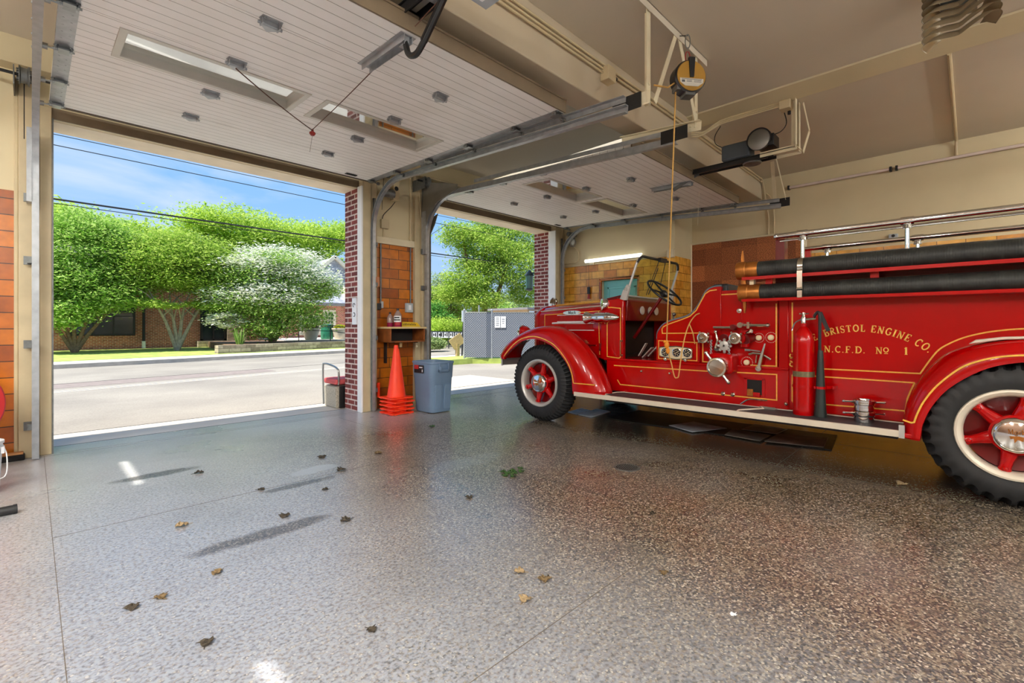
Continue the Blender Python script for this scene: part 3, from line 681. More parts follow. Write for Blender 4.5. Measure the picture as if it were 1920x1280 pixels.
# ------------------------------------------------------------------ the antique fire engine
def redmat(name, col, rough=.22):
    t = NT(name); mp = t.coord(); nz = t.n('TexNoise'); nz.inputs['Scale'].default_value = 2.5; t.l(mp,'Vector',nz,'Vector')
    c = srgb(col); r = t.ramp(nz,'Fac',[(.3,tuple(x*.9 for x in c[:3])+(1,)),(.7,c)])
    t.bsdf((r,'Color'),rough,spec=.2,coat=.5,coat_r=.03); MATS[name]=t.m
redmat('red','#b40002'); redmat('red_dark','#6a0608',.3)
plain('gold',(238,182,70),.35,var=.12,scale=40); plain('gold_letter',(240,196,84),.35,var=.14,scale=30)
plain('rubber',(30,31,33),.62,var=.18,scale=12,bump=.15,bscale=300)
plain('rubber_mat',(52,55,58),.6,var=.12,scale=20,bump=.2,bscale=200)
plain('silver_paint',(196,194,188),.35,metal=.35,var=.06)
plain('trim_pale',(226,216,196),.4,metal=.2,var=.06)
plain('leather',(30,34,38),.45,var=.2,scale=8); plain('piping_grey',(96,108,118),.5)
plain('dark_inside',(26,20,19),.7,var=.3); plain('cream',(236,218,178),.4,var=.05)
plain('brass',(178,112,50),.38,metal=.75,var=.22,scale=14)
plain('nickel',(206,200,186),.2,metal=1.,var=.08,scale=10)
plain('wood_pale',(176,150,104),.6,var=.2,scale=20)
plain('label_dark',(28,32,36),.25); plain('lens',(210,214,205),.12,spec=.8)
def hose_mat():
    t = NT('hose'); g = t.pos(); sp = t.n('SeparateXYZ'); t.l(g,'Position',sp,'Vector')
    w = t.math('SINE',(t.math('MULTIPLY',(sp,'Y'),380.),'Value')); nz = t.n('TexNoise'); nz.inputs['Scale'].default_value = 7; nz.inputs['Detail'].default_value=6; t.l(g,'Position',nz,'Vector')
    c = t.ramp(nz,'Fac',[(.3,srgb((26,28,27))),(.75,srgb((52,54,50)))])
    b = t.bsdf((c,'Color'),.5); t.bump(b,w,'Value',.22,.003); MATS['hose']=t.m
hose_mat()
XC = 5.85
T = thing('fire_engine',(XC,2.0,0),'antique red fire engine with gold lettering parked in the bay','fire engine')
def tp(mb, name, mat, par=None, **k): return mb.build(name, M[mat] if isinstance(mat,str) else mat, par or T, **k)

# --- serif sign-painter's letters drawn as strokes -------------------------------------------------
def A_(cx,cy,rx,ry,a0,a1,n=14): return [(cx+rx*math.cos(rad(a0+(a1-a0)*i/n)), cy+ry*math.sin(rad(a0+(a1-a0)*i/n))) for i in range(n+1)]
K,N_ = .17,.085     # thick and thin
def serif(x,y,w=.16): return ([(x-w,y),(x+w,y)],.055)
GL = {
 'B':(.62,[([(.14,0),(.14,1)],K),([(.1,.97),(.30,.97)]+A_(.30,.75,.2,.22,90,-90)+[(.12,.53)],N_+.03),([(.12,.52),(.32,.52)]+A_(.32,.275,.24,.25,90,-90)+[(.1,.03)],N_+.04),serif(.1,.03,.1),serif(.1,.97,.1)]),
 'R':(.66,[([(.14,0),(.14,1)],K),([(.1,.97),(.30,.97)]+A_(.30,.74,.23,.23,90,-90)+[(.12,.51)],N_+.03),([(.30,.5),(.60,.02)],K*.9),serif(.14,.03),serif(.1,.97,.1),serif(.61,.03,.08)]),
 'I':(.32,[([(.16,0),(.16,1)],K),serif(.16,.03),serif(.16,.97)]),
 'S':(.56,[(A_(.28,.74,.2,.24,20,180)+[(.09,.66)],N_),([(.10,.68),(.16,.58),(.28,.5),(.42,.42),(.46,.30)],K),(A_(.27,.27,.2,.25,0,-165),N_),([(.47,.98),(.47,.74)],.06),([(.07,.02),(.07,.27)],.06)]),
 'T':(.62,[([(.31,0),(.31,1)],K),([(.02,.96),(.60,.96)],N_),serif(.31,.03),([(.04,.98),(.04,.78)],.06),([(.58,.98),(.58,.78)],.06)]),
 'O':(.74,[(A_(.37,.5,.29,.46,60,300,20),K*.85),(A_(.37,.5,.29,.46,-60,60,12),K*.85)]),
 'L':(.54,[([(.14,0),(.14,1)],K),([(.1,.04),(.52,.04)],N_),([(.50,.02),(.50,.28)],.06),serif(.14,.97)]),
 'E':(.58,[([(.14,0),(.14,1)],K),([(.1,.04),(.54,.04)],N_),([(.1,.96),(.52,.96)],N_),([(.14,.51),(.38,.51)],N_),([(.53,.02),(.53,.26)],.06),([(.51,.98),(.51,.76)],.06),([(.38,.62),(.38,.40)],.05)]),
 'N':(.72,[([(.13,0),(.13,1)],N_),([(.12,.98),(.58,.02)],K),([(.60,0),(.60,1)],N_),serif(.13,.03,.12),serif(.08,.97,.1),serif(.60,.97,.12)]),
 'G':(.70,[(A_(.37,.5,.29,.46,45,315,22),K*.8),([(.58,.16),(.58,.44)],K*.8),serif(.56,.44,.13),([(.58,.95),(.58,.72)],.06)]),
 'C':(.64,[(A_(.36,.5,.28,.46,48,312,22),K*.8),([(.56,.97),(.56,.72)],.06)]),
 'F':(.54,[([(.14,0),(.14,1)],K),([(.1,.96),(.50,.96)],N_),([(.14,.5),(.38,.5)],N_),([(.49,.98),(.49,.75)],.06),([(.38,.61),(.38,.39)],.05),serif(.14,.03)]),
 'D':(.70,[([(.14,0),(.14,1)],K),([(.1,.96),(.30,.96)]+A_(.30,.5,.32,.46,90,-90,16)+[(.1,.04)],K*.75),serif(.1,.03,.1),serif(.1,.97,.1)]),
 '1':(.34,[([(.18,0),(.18,1)],K*1.2),serif(.18,.03,.16),([(.03,.80),(.16,.95)],N_)]),
 'o':(.62,[(A_(.30,.62,.24,.32,0,360,22),K*.7),([(.10,.08),(.50,.08)],.10)]),
 '.':(.24,[(A_(.1,.07,.035,.035,0,360,8),.075)]),
 'M':(.84,[([(.13,0),(.13,1)],N_),([(.13,.97),(.42,.1)],K),([(.42,.1),(.70,.97)],N_),([(.70,0),(.70,1)],K)]),
 'a':(.52,[(A_(.24,.3,.17,.27,0,360,14),.12),([(.43,0),(.43,.6)],.13)]),
 'c':(.46,[(A_(.26,.3,.18,.27,50,310,14),.12)]),
 'k':(.52,[([(.1,0),(.1,1)],.14),([(.12,.25),(.42,.58)],.09),([(.2,.32),(.46,0)],.12)]),
 ' ':(.34,[])}
def letters(mb, text, place, h, sp=.06, wscale=1., X=5.2, off=.0025, side=-1):
    # place(s) -> ((y,z), tangent angle) for the arc length s; reading direction is -Y on the near side
    s = 0
    for ch in text:
        wd, strokes = GL[ch]; mid = s+wd*h*wscale/2; (oy,oz),a = place(mid)
        for pts, lw in strokes:
            q = []
            for x,y in pts:
                u = (x*wscale-wd*wscale/2)*h; v = y*h
                q.append((oy-(u*math.cos(a)-v*math.sin(a)), oz+u*math.sin(a)+v*math.cos(a)))
            if len(q) > 1: mb.ribbon(q, lw*h, X, off, side=side)
        s += (wd*wscale+sp)*h
    return s
def text_len(text,h,sp=.06,wscale=1.): return sum((GL[c][0]*wscale+sp)*h for c in text)

BX = 5.20
# --- chassis ---------------------------------------------------------------------------------------
tp(MB().box(5.42,5.52,-2.2,4.78,.52,.70).box(6.18,6.28,-2.2,4.78,.52,.70).box(5.42,6.28,.6,.7,.5,.68).box(5.42,6.28,3.0,3.1,.5,.68).cyl((5.05,4.165,.51),(6.65,4.165,.51),.05,10).cyl((5.05,-.22,.51),(6.65,-.22,.51),.08,12).ball((5.85,-.22,.51),.2,14,9).box(5.55,6.15,3.3,4.6,.5,.9),'chassis','dark_inside')
# --- running boards ----------------------------------------------------------------------------------
def board(par):
    b = MB().box(4.77,5.19,.40,3.16,.425,.450)
    for k in range(34): y = .43+k*.08; 
    r = MB().box(4.77,5.19,.40,3.16,.425,.4495)
    o = tp(r,'running_board','rubber_mat')
    e = MB().box(4.745,4.772,.385,3.56,.405,.456).box(5.172,5.19,.40,3.10,.449,.456)
    e.tube([(5.18,3.10,.4525),(5.10,3.16,.4525),(4.86,3.165,.4525),(4.79,3.13,.4525),(4.765,3.05,.4525)],.007,6)
    e.tube(smooth_poly([(4.765,1.62,.452),(4.84,1.63,.4525),(4.90,1.60,.4525),(5.17,1.45,.4525)],4),.010,6)
    for k in range(26): e.cyl((4.7435,.5+k*.118,.43),(4.746,.5+k*.118,.43),.005,6)
    tp(e,'edge_trim','trim_pale',o)
    f = MB(); f.box(4.79,5.16,.42,3.12,.38,.426); tp(f,'under_frame','dark_inside',o)
    q = MB().box(4.742,4.775,.375,.41,.40,.50); tp(q,'corner_bracket','silver_paint',o)
    return o
board(T)
tp(MB().box(6.51,6.93,.40,3.16,.425,.4495),'running_board','rubber_mat')
# --- front and rear fenders -----------------------------------------------------------------------
def fender(fl, cr, inn, name, mir=False, gold=None, skirt=None):
    # three guide curves in (y,z): flange at x=4.75, crown at x~4.97, inner edge at x=5.22
    n = len(fl); rows = []
    for (fy,fz),(cy,cz),(iy,iz) in zip(fl,cr,inn):
        rows.append([(4.79,fy+(cy-fy)*-.04,fz-(cz-fz)*.06+.004),(4.752,fy,fz),(4.747,fy+(cy-fy)*.12,fz+(cz-fz)*.14),(4.752,fy+(cy-fy)*.34,fz+(cz-fz)*.40),(4.782,fy+(cy-fy)*.70,fz+(cz-fz)*.73),
            (4.85,fy+(cy-fy)*.93,fz+(cz-fz)*.94),(4.96,cy,cz),(5.08,cy+(iy-cy)*.4,cz+(iz-cz)*.35),(5.24,iy,iz)])
    rows = list(zip(*rows)); rows = [smooth_poly(list(r),3) for r in rows]; rows = [list(r) for r in zip(*rows)]
    m = MB(); m.loft(rows)
    if mir: m.xform(lambda p: (2*XC-p.x,p.y,p.z))
    o = tp(m,name,'red',angle=60,recalc=True)
    sd = o.modifiers.new('thick','SOLIDIFY'); sd.thickness = .006; sd.offset = -1
    return o
flF = [(4.80,.80),(4.795,.834),(4.70,.92),(4.60,.99),(4.464,1.063),(4.29,1.10),(4.146,1.092),(3.983,1.046),(3.853,.973),(3.731,.862),(3.654,.764),(3.604,.66),(3.590,.52),(3.585,.425)]
crF = [(4.965,.80),(4.955,.87),(4.88,.985),(4.80,1.06),(4.66,1.14),(4.43,1.232),(4.20,1.278),(3.96,1.272),(3.74,1.195),(3.54,1.05),(3.40,.90),(3.27,.72),(3.18,.56),(3.14,.455)]
inF = [(4.93,.80),(4.92,.88),(4.86,.99),(4.77,1.06),(4.62,1.13),(4.40,1.215),(4.16,1.245),(3.96,1.19),(3.78,1.09),(3.62,.965),(3.50,.84),(3.40,.68),(3.34,.55),(3.31,.455)]
# down by the running board the outer face runs flat from the flange back to the board
ff = fender(flF,crF,inF,'front_fender'); fender(flF,crF,inF,'front_fender',True)
def skin(path, y_of=None):
    m = MB()
    return m
gs = MB()
gpts = smooth_poly([(4.80,.845),(4.741,.905),(4.62,1.01),(4.47,1.095),(4.29,1.135),(4.146,1.128),(3.99,1.085),(3.86,1.02),(3.73,.905),(3.64,.79),(3.59,.68),(3.565,.565)],4)
gs.ribbon(gpts,.012,4.7455,.003); gs.ribbon([(3.565,.562),(3.25,.566)],.011,4.757,.012)
tp(gs,'gold_striping','gold',ff)
tp(MB().box(4.752,4.80,3.13,3.585,.425,.47),'fender_foot','red',ff,bevel=.01)
flR = [(.285,.395),(.278,.46),(.269,.524),(.221,.658),(.129,.804),(-.004,.924),(-.127,.993),(-.30,1.03),(-.50,1.01),(-.70,.93),(-.86,.80),(-.98,.62),(-1.02,.45)]
crR = [(.40,.395),(.40,.46),(.395,.56),(.365,.70),(.30,.85),(.19,1.015),(.08,1.10),(-.10,1.165),(-.30,1.19),(-.60,1.16),(-.85,1.05),(-1.08,.80),(-1.16,.45)]
inR = [(.40,.395),(.40,.46),(.39,.56),(.36,.69),(.295,.835),(.19,1.0),(.07,1.085),(-.11,1.15),(-.30,1.175),(-.60,1.14),(-.85,1.03),(-1.06,.78),(-1.12,.45)]
fr_ = fender(flR,crR,inR,'rear_fender'); fender(flR,crR,inR,'rear_fender',True)
gs = MB(); gs.ribbon(smooth_poly([(.318,.533),(.300,.60),(.262,.70),(.185,.83),(.063,.965),(-.04,1.025),(-.15,1.06),(-.30,1.075),(-.5,1.06),(-.72,.98)],4),.012,4.744,.003); gs.ribbon([(.385,.545),(.335,.530),(.315,.536)],.011,4.744,.008)
tp(gs,'gold_striping','gold',fr_)
tp(MB().box(4.76,5.2,.30,.41,.40,.44),'fender_foot','red',fr_,bevel=.01)
# bright step plate on the rear fender
q = MB(); q.prism([(.02,1.14),(-.02,1.172),(-.16,1.196),(-.42,1.208),(-.42,1.19),(-.16,1.176)],'YZ',4.84,4.96); tp(q,'step_plate','trim_pale',fr_,bevel=.008)
# --- wheels --------------------------------------------------------------------------------------
def tire(xf, w, yc, zc, r, n, depth, lug, sgn=1):
    # outer face at xf, the tyre extends to xf+sgn*w
    m = MB(); prof = [(r*.60,.035),(r*.62,.012),(r*.70,.0),(r*.80,.0),(r*.90,.012),(r*.945,.03),(r*.985,.055),(r,.085),(r*1.003,w/2),(r,w-.085),(r*.985,w-.055),(r*.94,w-.03),(r*.9,w-.012),(r*.75,w),(r*.60,w-.03)]
    rows = []
    seg = n*4
    for j in range(seg):
        a = 2*PI*j/seg; g = (j % 4) in lug; row = []
        for i,(rr,x) in enumerate(prof):
            q = rr; xx = x
            if g and i in (4,5,6,7,9,10,11,12): q = rr-depth*(1.0 if i in (6,7,9,10) else (.9 if i in (5,11) else .25)); xx = x+(depth*.55 if i in (5,6) else (-depth*.55 if i in (10,11) else (depth*.3 if i==4 else (-depth*.3 if i==12 else 0))))
            row.append((xf+sgn*xx, yc+q*math.cos(a), zc+q*math.sin(a)))
        rows.append(row)
    rows.append(rows[0]); m.loft(rows)
    return m
def wheel(name, xf, w, yc, zc, r, n, depth, lug, sgn=1, cream='silver_paint', hubtext=True, dish=.07):
    t = tp(tire(xf,w,yc,zc,r,n,depth,lug,sgn),name,'rubber',angle=40)
    A = 'X'; 
    def L(prof, nm, mat, nn=48): 
        return tp(MB().lathe([(rr,sgn*x) for rr,x in prof],(xf,yc,zc),'X',nn),nm,mat,t)
    L([(r*.625,.012),(r*.615,-.004),(r*.59,-.006),(r*.555,.004),(r*.535,.02),(r*.52,.05),(r*.53,.12),(r*.60,.13)],'rim',cream)
    for k in range(6):
        s = MB(); a = rad(90+12+60*k); rows = []
        for rr,wd,x,th in ((r*.15,.10,.03,.09),(r*.26,.095,.03,.085),(r*.38,.07,.032,.07),(r*.47,.06,.032,.06),(r*.535,.08,.03,.06)):
            c,sn = math.cos(a),math.sin(a); row=[]
            for j in range(10):
                b = 2*PI*j/10; u = wd/2*math.cos(b); v = th/2*math.sin(b)
                row.append((xf+sgn*(x+th/2+v*.95), yc+rr*c-u*sn, zc+rr*sn+u*c))
            rows.append(row)
        s.loft(rows,closed=True,caps=True)
        s.ball((xf+sgn*.028,yc+r*.49*math.cos(a),zc+r*.49*math.sin(a)),.017,8,6)
        tp(s,'spoke','red',t)
    s = MB(); s.lathe([(r*.27,sgn*.10),(r*.27,sgn*.03),(r*.22,sgn*.015),(0,sgn*.015)],(xf,yc,zc),'X',32)
    tp(s,'hub','red',t); tp(MB().lathe([(r*.52,sgn*.12),(r*.30,sgn*.15),(0,sgn*.15)],(xf,yc,zc),'X',32),'back_disc','red_dark',t)  # disc behind the spokes, its shade painted as dark red
    h = L([(r*.245,.03),(r*.24,.0),(r*.225,-.014),(r*.205,-.02),(r*.195,-.018),(r*.19,-.026),(r*.12,-.036),(0,-.04)],'hub_cap','chrome',40)
    if hubtext:
        e = MB(); tl = text_len('Mack',.034); y0 = yc+tl/2
        letters(e,'Mack',lambda q_: ((y0-q_,zc+.016),0),.034,X=xf-.0405,off=.002)
        e.prism([(yc+.035,zc+.0),(yc+.03,zc-.02),(yc+.015,zc-.015),(yc+.01,zc-.045),(yc-.005,zc-.02),(yc-.03,zc-.03),(yc-.035,zc-.0),(yc-.01,zc+.005)],'YZ',xf-.041,xf-.037)
        # the small emblem above and the rim line
        return tp(e,'hub_emblem','gold',None) if False else e.build('emblem',M['brass'],t)
    return t
wheel('front_wheel',4.765,.26,4.165,.512,.512,58,.026,(0,1))
wheel('front_wheel',2*XC-4.765,.26,4.165,.512,.512,58,.020,(0,1),sgn=-1,hubtext=False)
wheel('rear_wheel',4.775,.28,-.22,.512,.512,34,.044,(0,1),cream='trim_pale')
wheel('rear_wheel',2*XC-4.775,.28,-.22,.512,.512,34,.032,(0,1),sgn=-1,hubtext=False)
# --- lower body skirt ------------------------------------------------------------------------------
sk = MB(); sk.prism([(3.36,.455),(3.36,.86),(1.28,.865),(1.28,.455)],'YZ',5.175,6.525)
sk.box(5.165,5.2,1.28,3.40,.838,.868)
sk = tp(sk,'body_skirt','red',bevel=.008)
gs = MB(); gs.ribbon([(3.25,.777),(2.03,.782)],.011,5.175); gs.ribbon([(1.76,.79),(1.386,.794),(1.386,.54),(3.16,.543),(3.20,.60)],.011,5.175)
tp(gs,'gold_striping','gold',sk)
pc = MB().mat(0).box(5.171,5.178,1.51,1.67,.575,.725).mat(1).box(5.168,5.172,1.49,1.52,.56,.74).box(5.168,5.172,1.66,1.69,.56,.74).box(5.168,5.172,1.49,1.69,.725,.745).mat(2).box(5.150,5.172,1.60,1.655,.56,.63).mat(1).box(5.155,5.172,1.535,1.60,.555,.60)
tp(pc,'pump_connection',[M['dark_hole'],M['red'],M['brass']],sk,bevel=.004)
for y,z,r_ in ((1.90,.555,.022),(1.80,.555,.022),(1.30,.515,.018),(2.86,.73,.014),(2.50,.73,.014)):
    kb = MB(); kb.lathe([(r_,0),(r_,-.018),(r_*.6,-.026),(0,-.028)],(5.176,y,z),'X',14); tp(kb,'knob','nickel',sk)
# small valve and drain tube on the running board joint
tp(MB().tube(smooth_poly([(5.10,1.70,.475),(5.10,1.62,.53),(5.13,1.52,.535),(5.16,1.47,.53)],5),.008,6).box(5.10,5.16,1.38,1.52,.452,.475),'drain_valve','nickel',sk)
# --- cab: floor, cowl, dash, firewall ---------------------------------------------------------------
tp(MB().box(5.2,6.5,2.55,3.40,.80,.845).box(5.2,6.5,2.55,2.60,.80,1.12),'cab_floor','dark_inside')
tp(MB().box(5.19,5.215,2.67,3.14,.84,.866),'door_sill','silver_paint')
for x0,x1 in ((6.44,6.51),(5.19,5.26)): cw = tp(MB().prism([(3.13,.845),(3.13,1.60),(3.20,1.625),(3.46,1.60),(3.46,.845)],'YZ',x0,x1),'cowl_panel','red',bevel=.012)
gs = MB(); gs.ribbon([(3.36,1.318),(3.36,.885),(3.185,.872),(3.165,.885),(3.165,1.50),(3.30,1.515),(3.43,1.51)],.011,5.19)
tp(gs,'gold_striping','gold',cw)
hg = MB().tube([(5.165,3.155,1.10),(5.165,3.155,.90)],.006,6).box(5.17,5.19,3.135,3.16,1.08,1.10).box(5.17,5.19,3.135,3.16,.90,.92); tp(hg,'grab_handle','chrome',cw)
fw = MB().box(5.26,6.44,3.36,3.42,.84,1.56); tp(fw,'firewall','dark_inside')
ds = MB(); ds.prism([(3.10,1.60),(3.22,1.67),(3.42,1.64),(3.42,1.40),(3.12,1.34)],'YZ',5.26,6.44); ds = tp(ds,'dashboard','red_dark',bevel=.012)
for x in (5.62,5.83,6.0):
    g2 = MB(); g2.lathe([(.055,0),(.055,-.012),(.045,-.014),(0,-.010)],(x,3.105,1.48),'Y',22); tp(g2,'gauge','silver_paint',ds)
# pedals, levers
tp(MB().bar((5.40,3.02,.90),(5.40,2.92,1.06),.05,.012),'pedal','silver_paint'); tp(MB().bar((5.56,3.05,.87),(5.56,2.92,1.0),.07,.016),'pedal','silver_paint'); tp(MB().bar((5.70,3.05,.88),(5.72,2.88,1.06),.07,.016),'pedal','silver_paint')
tp(MB().tube([(5.86,2.92,.85),(5.87,2.82,1.2),(5.87,2.78,1.42)],.011,8).ball((5.87,2.78,1.43),.025,10,6),'gear_lever','steel'); tp(MB().tube([(5.96,2.94,.85),(5.98,2.80,1.3)],.012,8),'hand_brake','steel')
tp(MB().box(5.30,5.95,2.72,3.08,.846,.856),'floor_mat','rubber_mat')
# steering
sc_ = Vector((5.62,2.79,1.70)); sa = Vector((-.04,-.66,.75)).normalized()
col = tp(MB().tube([(5.62,3.22,1.12),tuple(sc_)],.022,10),'steering_column','red_dark')
P = MB(); u = sa.orthogonal().normalized(); w_ = sa.cross(u)
P.tube([tuple(sc_+(u*math.cos(2*PI*i/40)+w_*math.sin(2*PI*i/40))*.245) for i in range(40)],.0135,10,closed=True)
for k in range(4):
    a = 2*PI*k/4+.4; P.tube([tuple(sc_-sa*.01),tuple(sc_+(u*math.cos(a)+w_*math.sin(a))*.24)],[.014,.010],8)
P.lathe([(.0,-.05),(.05,-.04),(.055,.0),(.03,.02),(0,.022)],tuple(sc_),sa,20)
tp(P,'steering_wheel','black_metal',col)
# --- windscreen ------------------------------------------------------------------------------------
def WS(u,v):   # u across 0..1, v up 0..1 on the raked screen
    xl = 5.265+.02*v; xr = 6.435-.02*v
    return Vector((xl+(xr-xl)*u, 3.135-.175*v, 1.635+.515*v))
o1 = rrect(0,1,0,1,.11,6); o1 = [(x,1-(1-y)*1.0) for x,y in o1]
pts = [(0,0),(0,.78)]+[(.10-.10*math.cos(rad(a)),.78+.22*math.sin(rad(a))) for a in range(15,91,15)]+[(.5,1.0)]+[(.90+.10*math.sin(rad(a)),.78+.22*math.cos(rad(a))) for a in range(0,91,15)]+[(1,.5),(1,0)]
f = MB().tube([WS(*p) for p in pts],.016,8); f.tube([WS(0,.05),WS(.5,.035),WS(1,.05)],.012,8)
ws = tp(f,'windscreen_frame','silver_paint')
tp(MB().tube([WS(*p)+Vector((0,-.004,0)) for p in pts[2:-3]],.0165,8),'top_rail','black_metal',ws)
g = MB(); ring = [WS(*p) for p in pts]; ring2 = [p+Vector((0,.005,.0017)) for p in ring]; n = len(ring)
g.add(ring+ring2,[tuple(range(n)),tuple(range(2*n-1,n-1,-1))]+[(i,i+1,n+i+1,n+i) for i in range(n-1)])
tp(g,'glass','clear_glass',ws,flat=True)
tp(MB().bar(WS(.42,1.0)+V(0,-.03,-.005),WS(.58,1.0)+V(0,-.03,-.005),.04,.05).tube([WS(.44,.97)+V(0,-.02,0),WS(.40,.1)+V(0,-.012,0)],.005,5).tube([WS(.60,.97)+V(0,-.02,0),WS(.66,.35)+V(0,-.012,0)],.005,5).tube([WS(.47,.80)+V(0,-.018,0),WS(.44,.12)+V(0,-.018,0)],.006,5),'wiper','black_metal',ws)
br = MB()
for u_,x in ((0,5.235),(1,6.465)):
    a = WS(u_,0); br.prism([(3.20,1.60),(3.10,1.60),(3.055,1.76),(3.09,1.80),(3.15,1.72)],'YZ',x-.02,x+.02)
    br.lathe([(.022,-.03),(.022,.03),(0,.032)],(x,3.10,1.74),'X',12)
tp(br,'screen_bracket','silver_paint',ws,bevel=.004)
# --- hood ------------------------------------------------------------------------------------------
def hood_row(y, xs, zsh, zt, zb):
    w = XC-xs; pr = [(-w,zb),(-w,zb+(zsh-zb)*.5),(-w,zsh-.06),(-w+.012,zsh-.015),(-w+.05,zsh+.02),(-w*.72,zsh+(zt-zsh)*.62),(-w*.40,zsh+(zt-zsh)*.90),(0,zt)]
    pr = pr+[(-x,z) for x,z in pr[-2::-1]]
    return [(XC+x,y,z) for x,z in pr]
hd = MB().loft([hood_row(y,5.435-(4.74-y)*.165,1.475+(4.74-y)*.035,1.588+(4.74-y)*.04,.86) for y in (4.74,4.5,4.2,3.8,3.46)])
hd = tp(hd,'hood','red',angle=35)
def HX(y): return 5.435-(4.74-y)*.165
tp(MB().tube([(XC,4.80,1.60),(XC,3.46,1.652)],.012,8).tube([(XC-.02,4.76,1.61),(XC-.25,3.5,1.66)],.004,6),'centre_hinge','gold',hd)
lv = MB()
for z0,z1,y0,y1 in ((1.348,1.425,3.66,4.27),(1.228,1.305,3.62,4.12)):
    n = 20; rd = MB()
    for k in range(n):
        y = y1-(y1-y0)*(k+.5)/n; x = HX(y); rd.prism([(x-.014,y+.006),(x-.002,y-.009),(x+.004,y-.009),(x+.004,y+.006)],'XY',z0,z1)
    tp(rd,'louvre_bank','red',hd,flat=True)
    bk_ = MB().loft([[(HX(y)-.002,y,z0),(HX(y)-.002,y,z1)] for y in (y1,(y0+y1)/2,y0)]); tp(bk_,'louvre_slot','dark_inside',hd)
    for z in (z0-.008,z1+.008):
        ya,yb = y1+.05,y0-.02; lv.tube([(HX(ya)-.004,ya,z),(HX(yb)-.004,yb,z)],.006,6)
lv.tube([(HX(4.42)-.008,4.42,1.318),(HX(3.66)-.008,3.66,1.332)],.013,8)
tp(lv,'louvre_trim','white_trim',hd)
gs = MB()
def hl(pts,w=.011):
    P = pts; m = MB(); m.ribbon([(y,z) for y,z in P],w,0,.003); m.xform(lambda p:(HX(p.y)+p.x-.001,p.y,p.z)); gs.v, o_, gs.f, gs.m = gs.v+m.v, len(gs.v), gs.f+[tuple(len(gs.v)+i for i in f_) for f_ in m.f], gs.m+m.m
hl([(4.60,.95),(4.60,1.445),(4.30,1.452),(3.49,1.476)]); hl([(3.52,1.47),(3.50,.9)]); hl([(4.66,1.508),(3.48,1.55)],.008) if False else None
tp(gs,'gold_striping','gold',hd)
hs = MB(); hs.tube([(HX(4.72)+.03,4.72,1.500),(HX(3.47)+.03,3.47,1.545)],.007,6); tp(hs,'shoulder_trim','trim_pale',hd)
np_ = MB(); yy = 4.0; ring = [(yy+.16*math.cos(a)*(1 if abs(math.cos(a))>.0 else 1), 1.463+.030*math.sin(a)) for a in [2*PI*i/24 for i in range(24)]]
np_.prism(ring,'YZ',HX(yy)-.022,HX(yy)+.01).mat(1); tl = text_len('Mack',.042,wscale=1.3)
letters(np_,'Mack',lambda q_: ((yy+tl/2-q_,1.446),0),.042,wscale=1.3,X=HX(yy)-.022,off=.003)
tp(np_,'name_plate',[M['nickel'],M['print_dark']],hd)
tp(MB().bar((HX(3.62)-.006,3.70,1.02),(HX(3.58)-.006,3.56,1.02),.012,.016).box(HX(3.5)-.02,HX(3.5)+.01,3.47,3.50,.95,1.05),'hood_latch','nickel',hd)
rs = MB().loft([[(XC+(p[0]-XC)*k,y,.86+(p[2]-.86)*kz) for p in hood_row(4.74,5.425,1.485,1.60,.60)] for y,k,kz in ((4.735,1.0,1.0),(4.78,1.0,1.0),(4.83,.96,.985),(4.85,.85,.95))],caps=True)
rs = tp(rs,'radiator_shell','red',angle=50)
tp(MB().box(5.55,6.15,4.84,4.87,.75,1.45),'grille','chrome',rs)
rc = MB().lathe([(.05,0),(.055,.02),(.035,.035),(.02,.05),(0,.052)],(XC,4.78,1.595),'Z',18); rc.prism([(4.86,1.64),(4.84,1.70),(4.80,1.735),(4.77,1.70),(4.74,1.72),(4.72,1.67),(4.735,1.62)],'YZ',XC-.02,XC+.02); tp(rc,'radiator_cap','chrome',rs,bevel=.006)
# lamps
hdl = MB().lathe([(.0,-.12),(.05,-.11),(.085,-.05),(.095,.0),(.095,.02),(.0,.03)],(5.16,4.80,1.19),'Y',20); hl_ = tp(hdl,'headlamp','red')
tp(MB().lathe([(.098,.0),(.104,.018),(.098,.035),(.06,.05),(0,.055)],(5.16,4.80,1.19),'Y',20),'lens_ring','chrome',hl_)
tp(MB().lathe([(.0,-.12),(.05,-.11),(.085,-.05),(.095,.0),(.095,.02),(.0,.03)],(2*XC-5.16,4.80,1.19),'Y',20),'headlamp','red')
sl = MB().lathe([(0,-.07),(.05,-.055),(.075,-.01),(.08,.03),(.074,.045),(.04,.055),(0,.058)],(5.20,3.40,1.555),(-.75,.66,.0),22).bar((5.22,3.40,1.50),(5.30,3.38,1.42),.02,.02).tube([(5.22,3.36,1.56),(5.26,3.24,1.60)],.009,6); tp(sl,'spot_lamp','chrome')
# siren (two-ended chrome horn)
sr = MB().lathe([(.0,.10),(.075,.10),(.078,.09),(.07,.07),(.052,.02),(.048,-.02),(.05,-.05),(.064,-.06),(.066,-.12),(.064,-.18),(.066,-.185),(.064,-.25),(.05,-.32),(.028,-.37),(.010,-.395),(0,-.40)],(5.10,3.53,1.385),'Y',28)
sr.bar((5.10,3.42,1.36),(5.22,3.40,1.30),.05,.03); tp(sr,'siren','chrome')
tp(MB().lathe([(0,.1005),(.07,.1005),(.06,.08),(0,.06)],(5.10,3.535,1.385),'Y',24),'siren_grille','nickel')
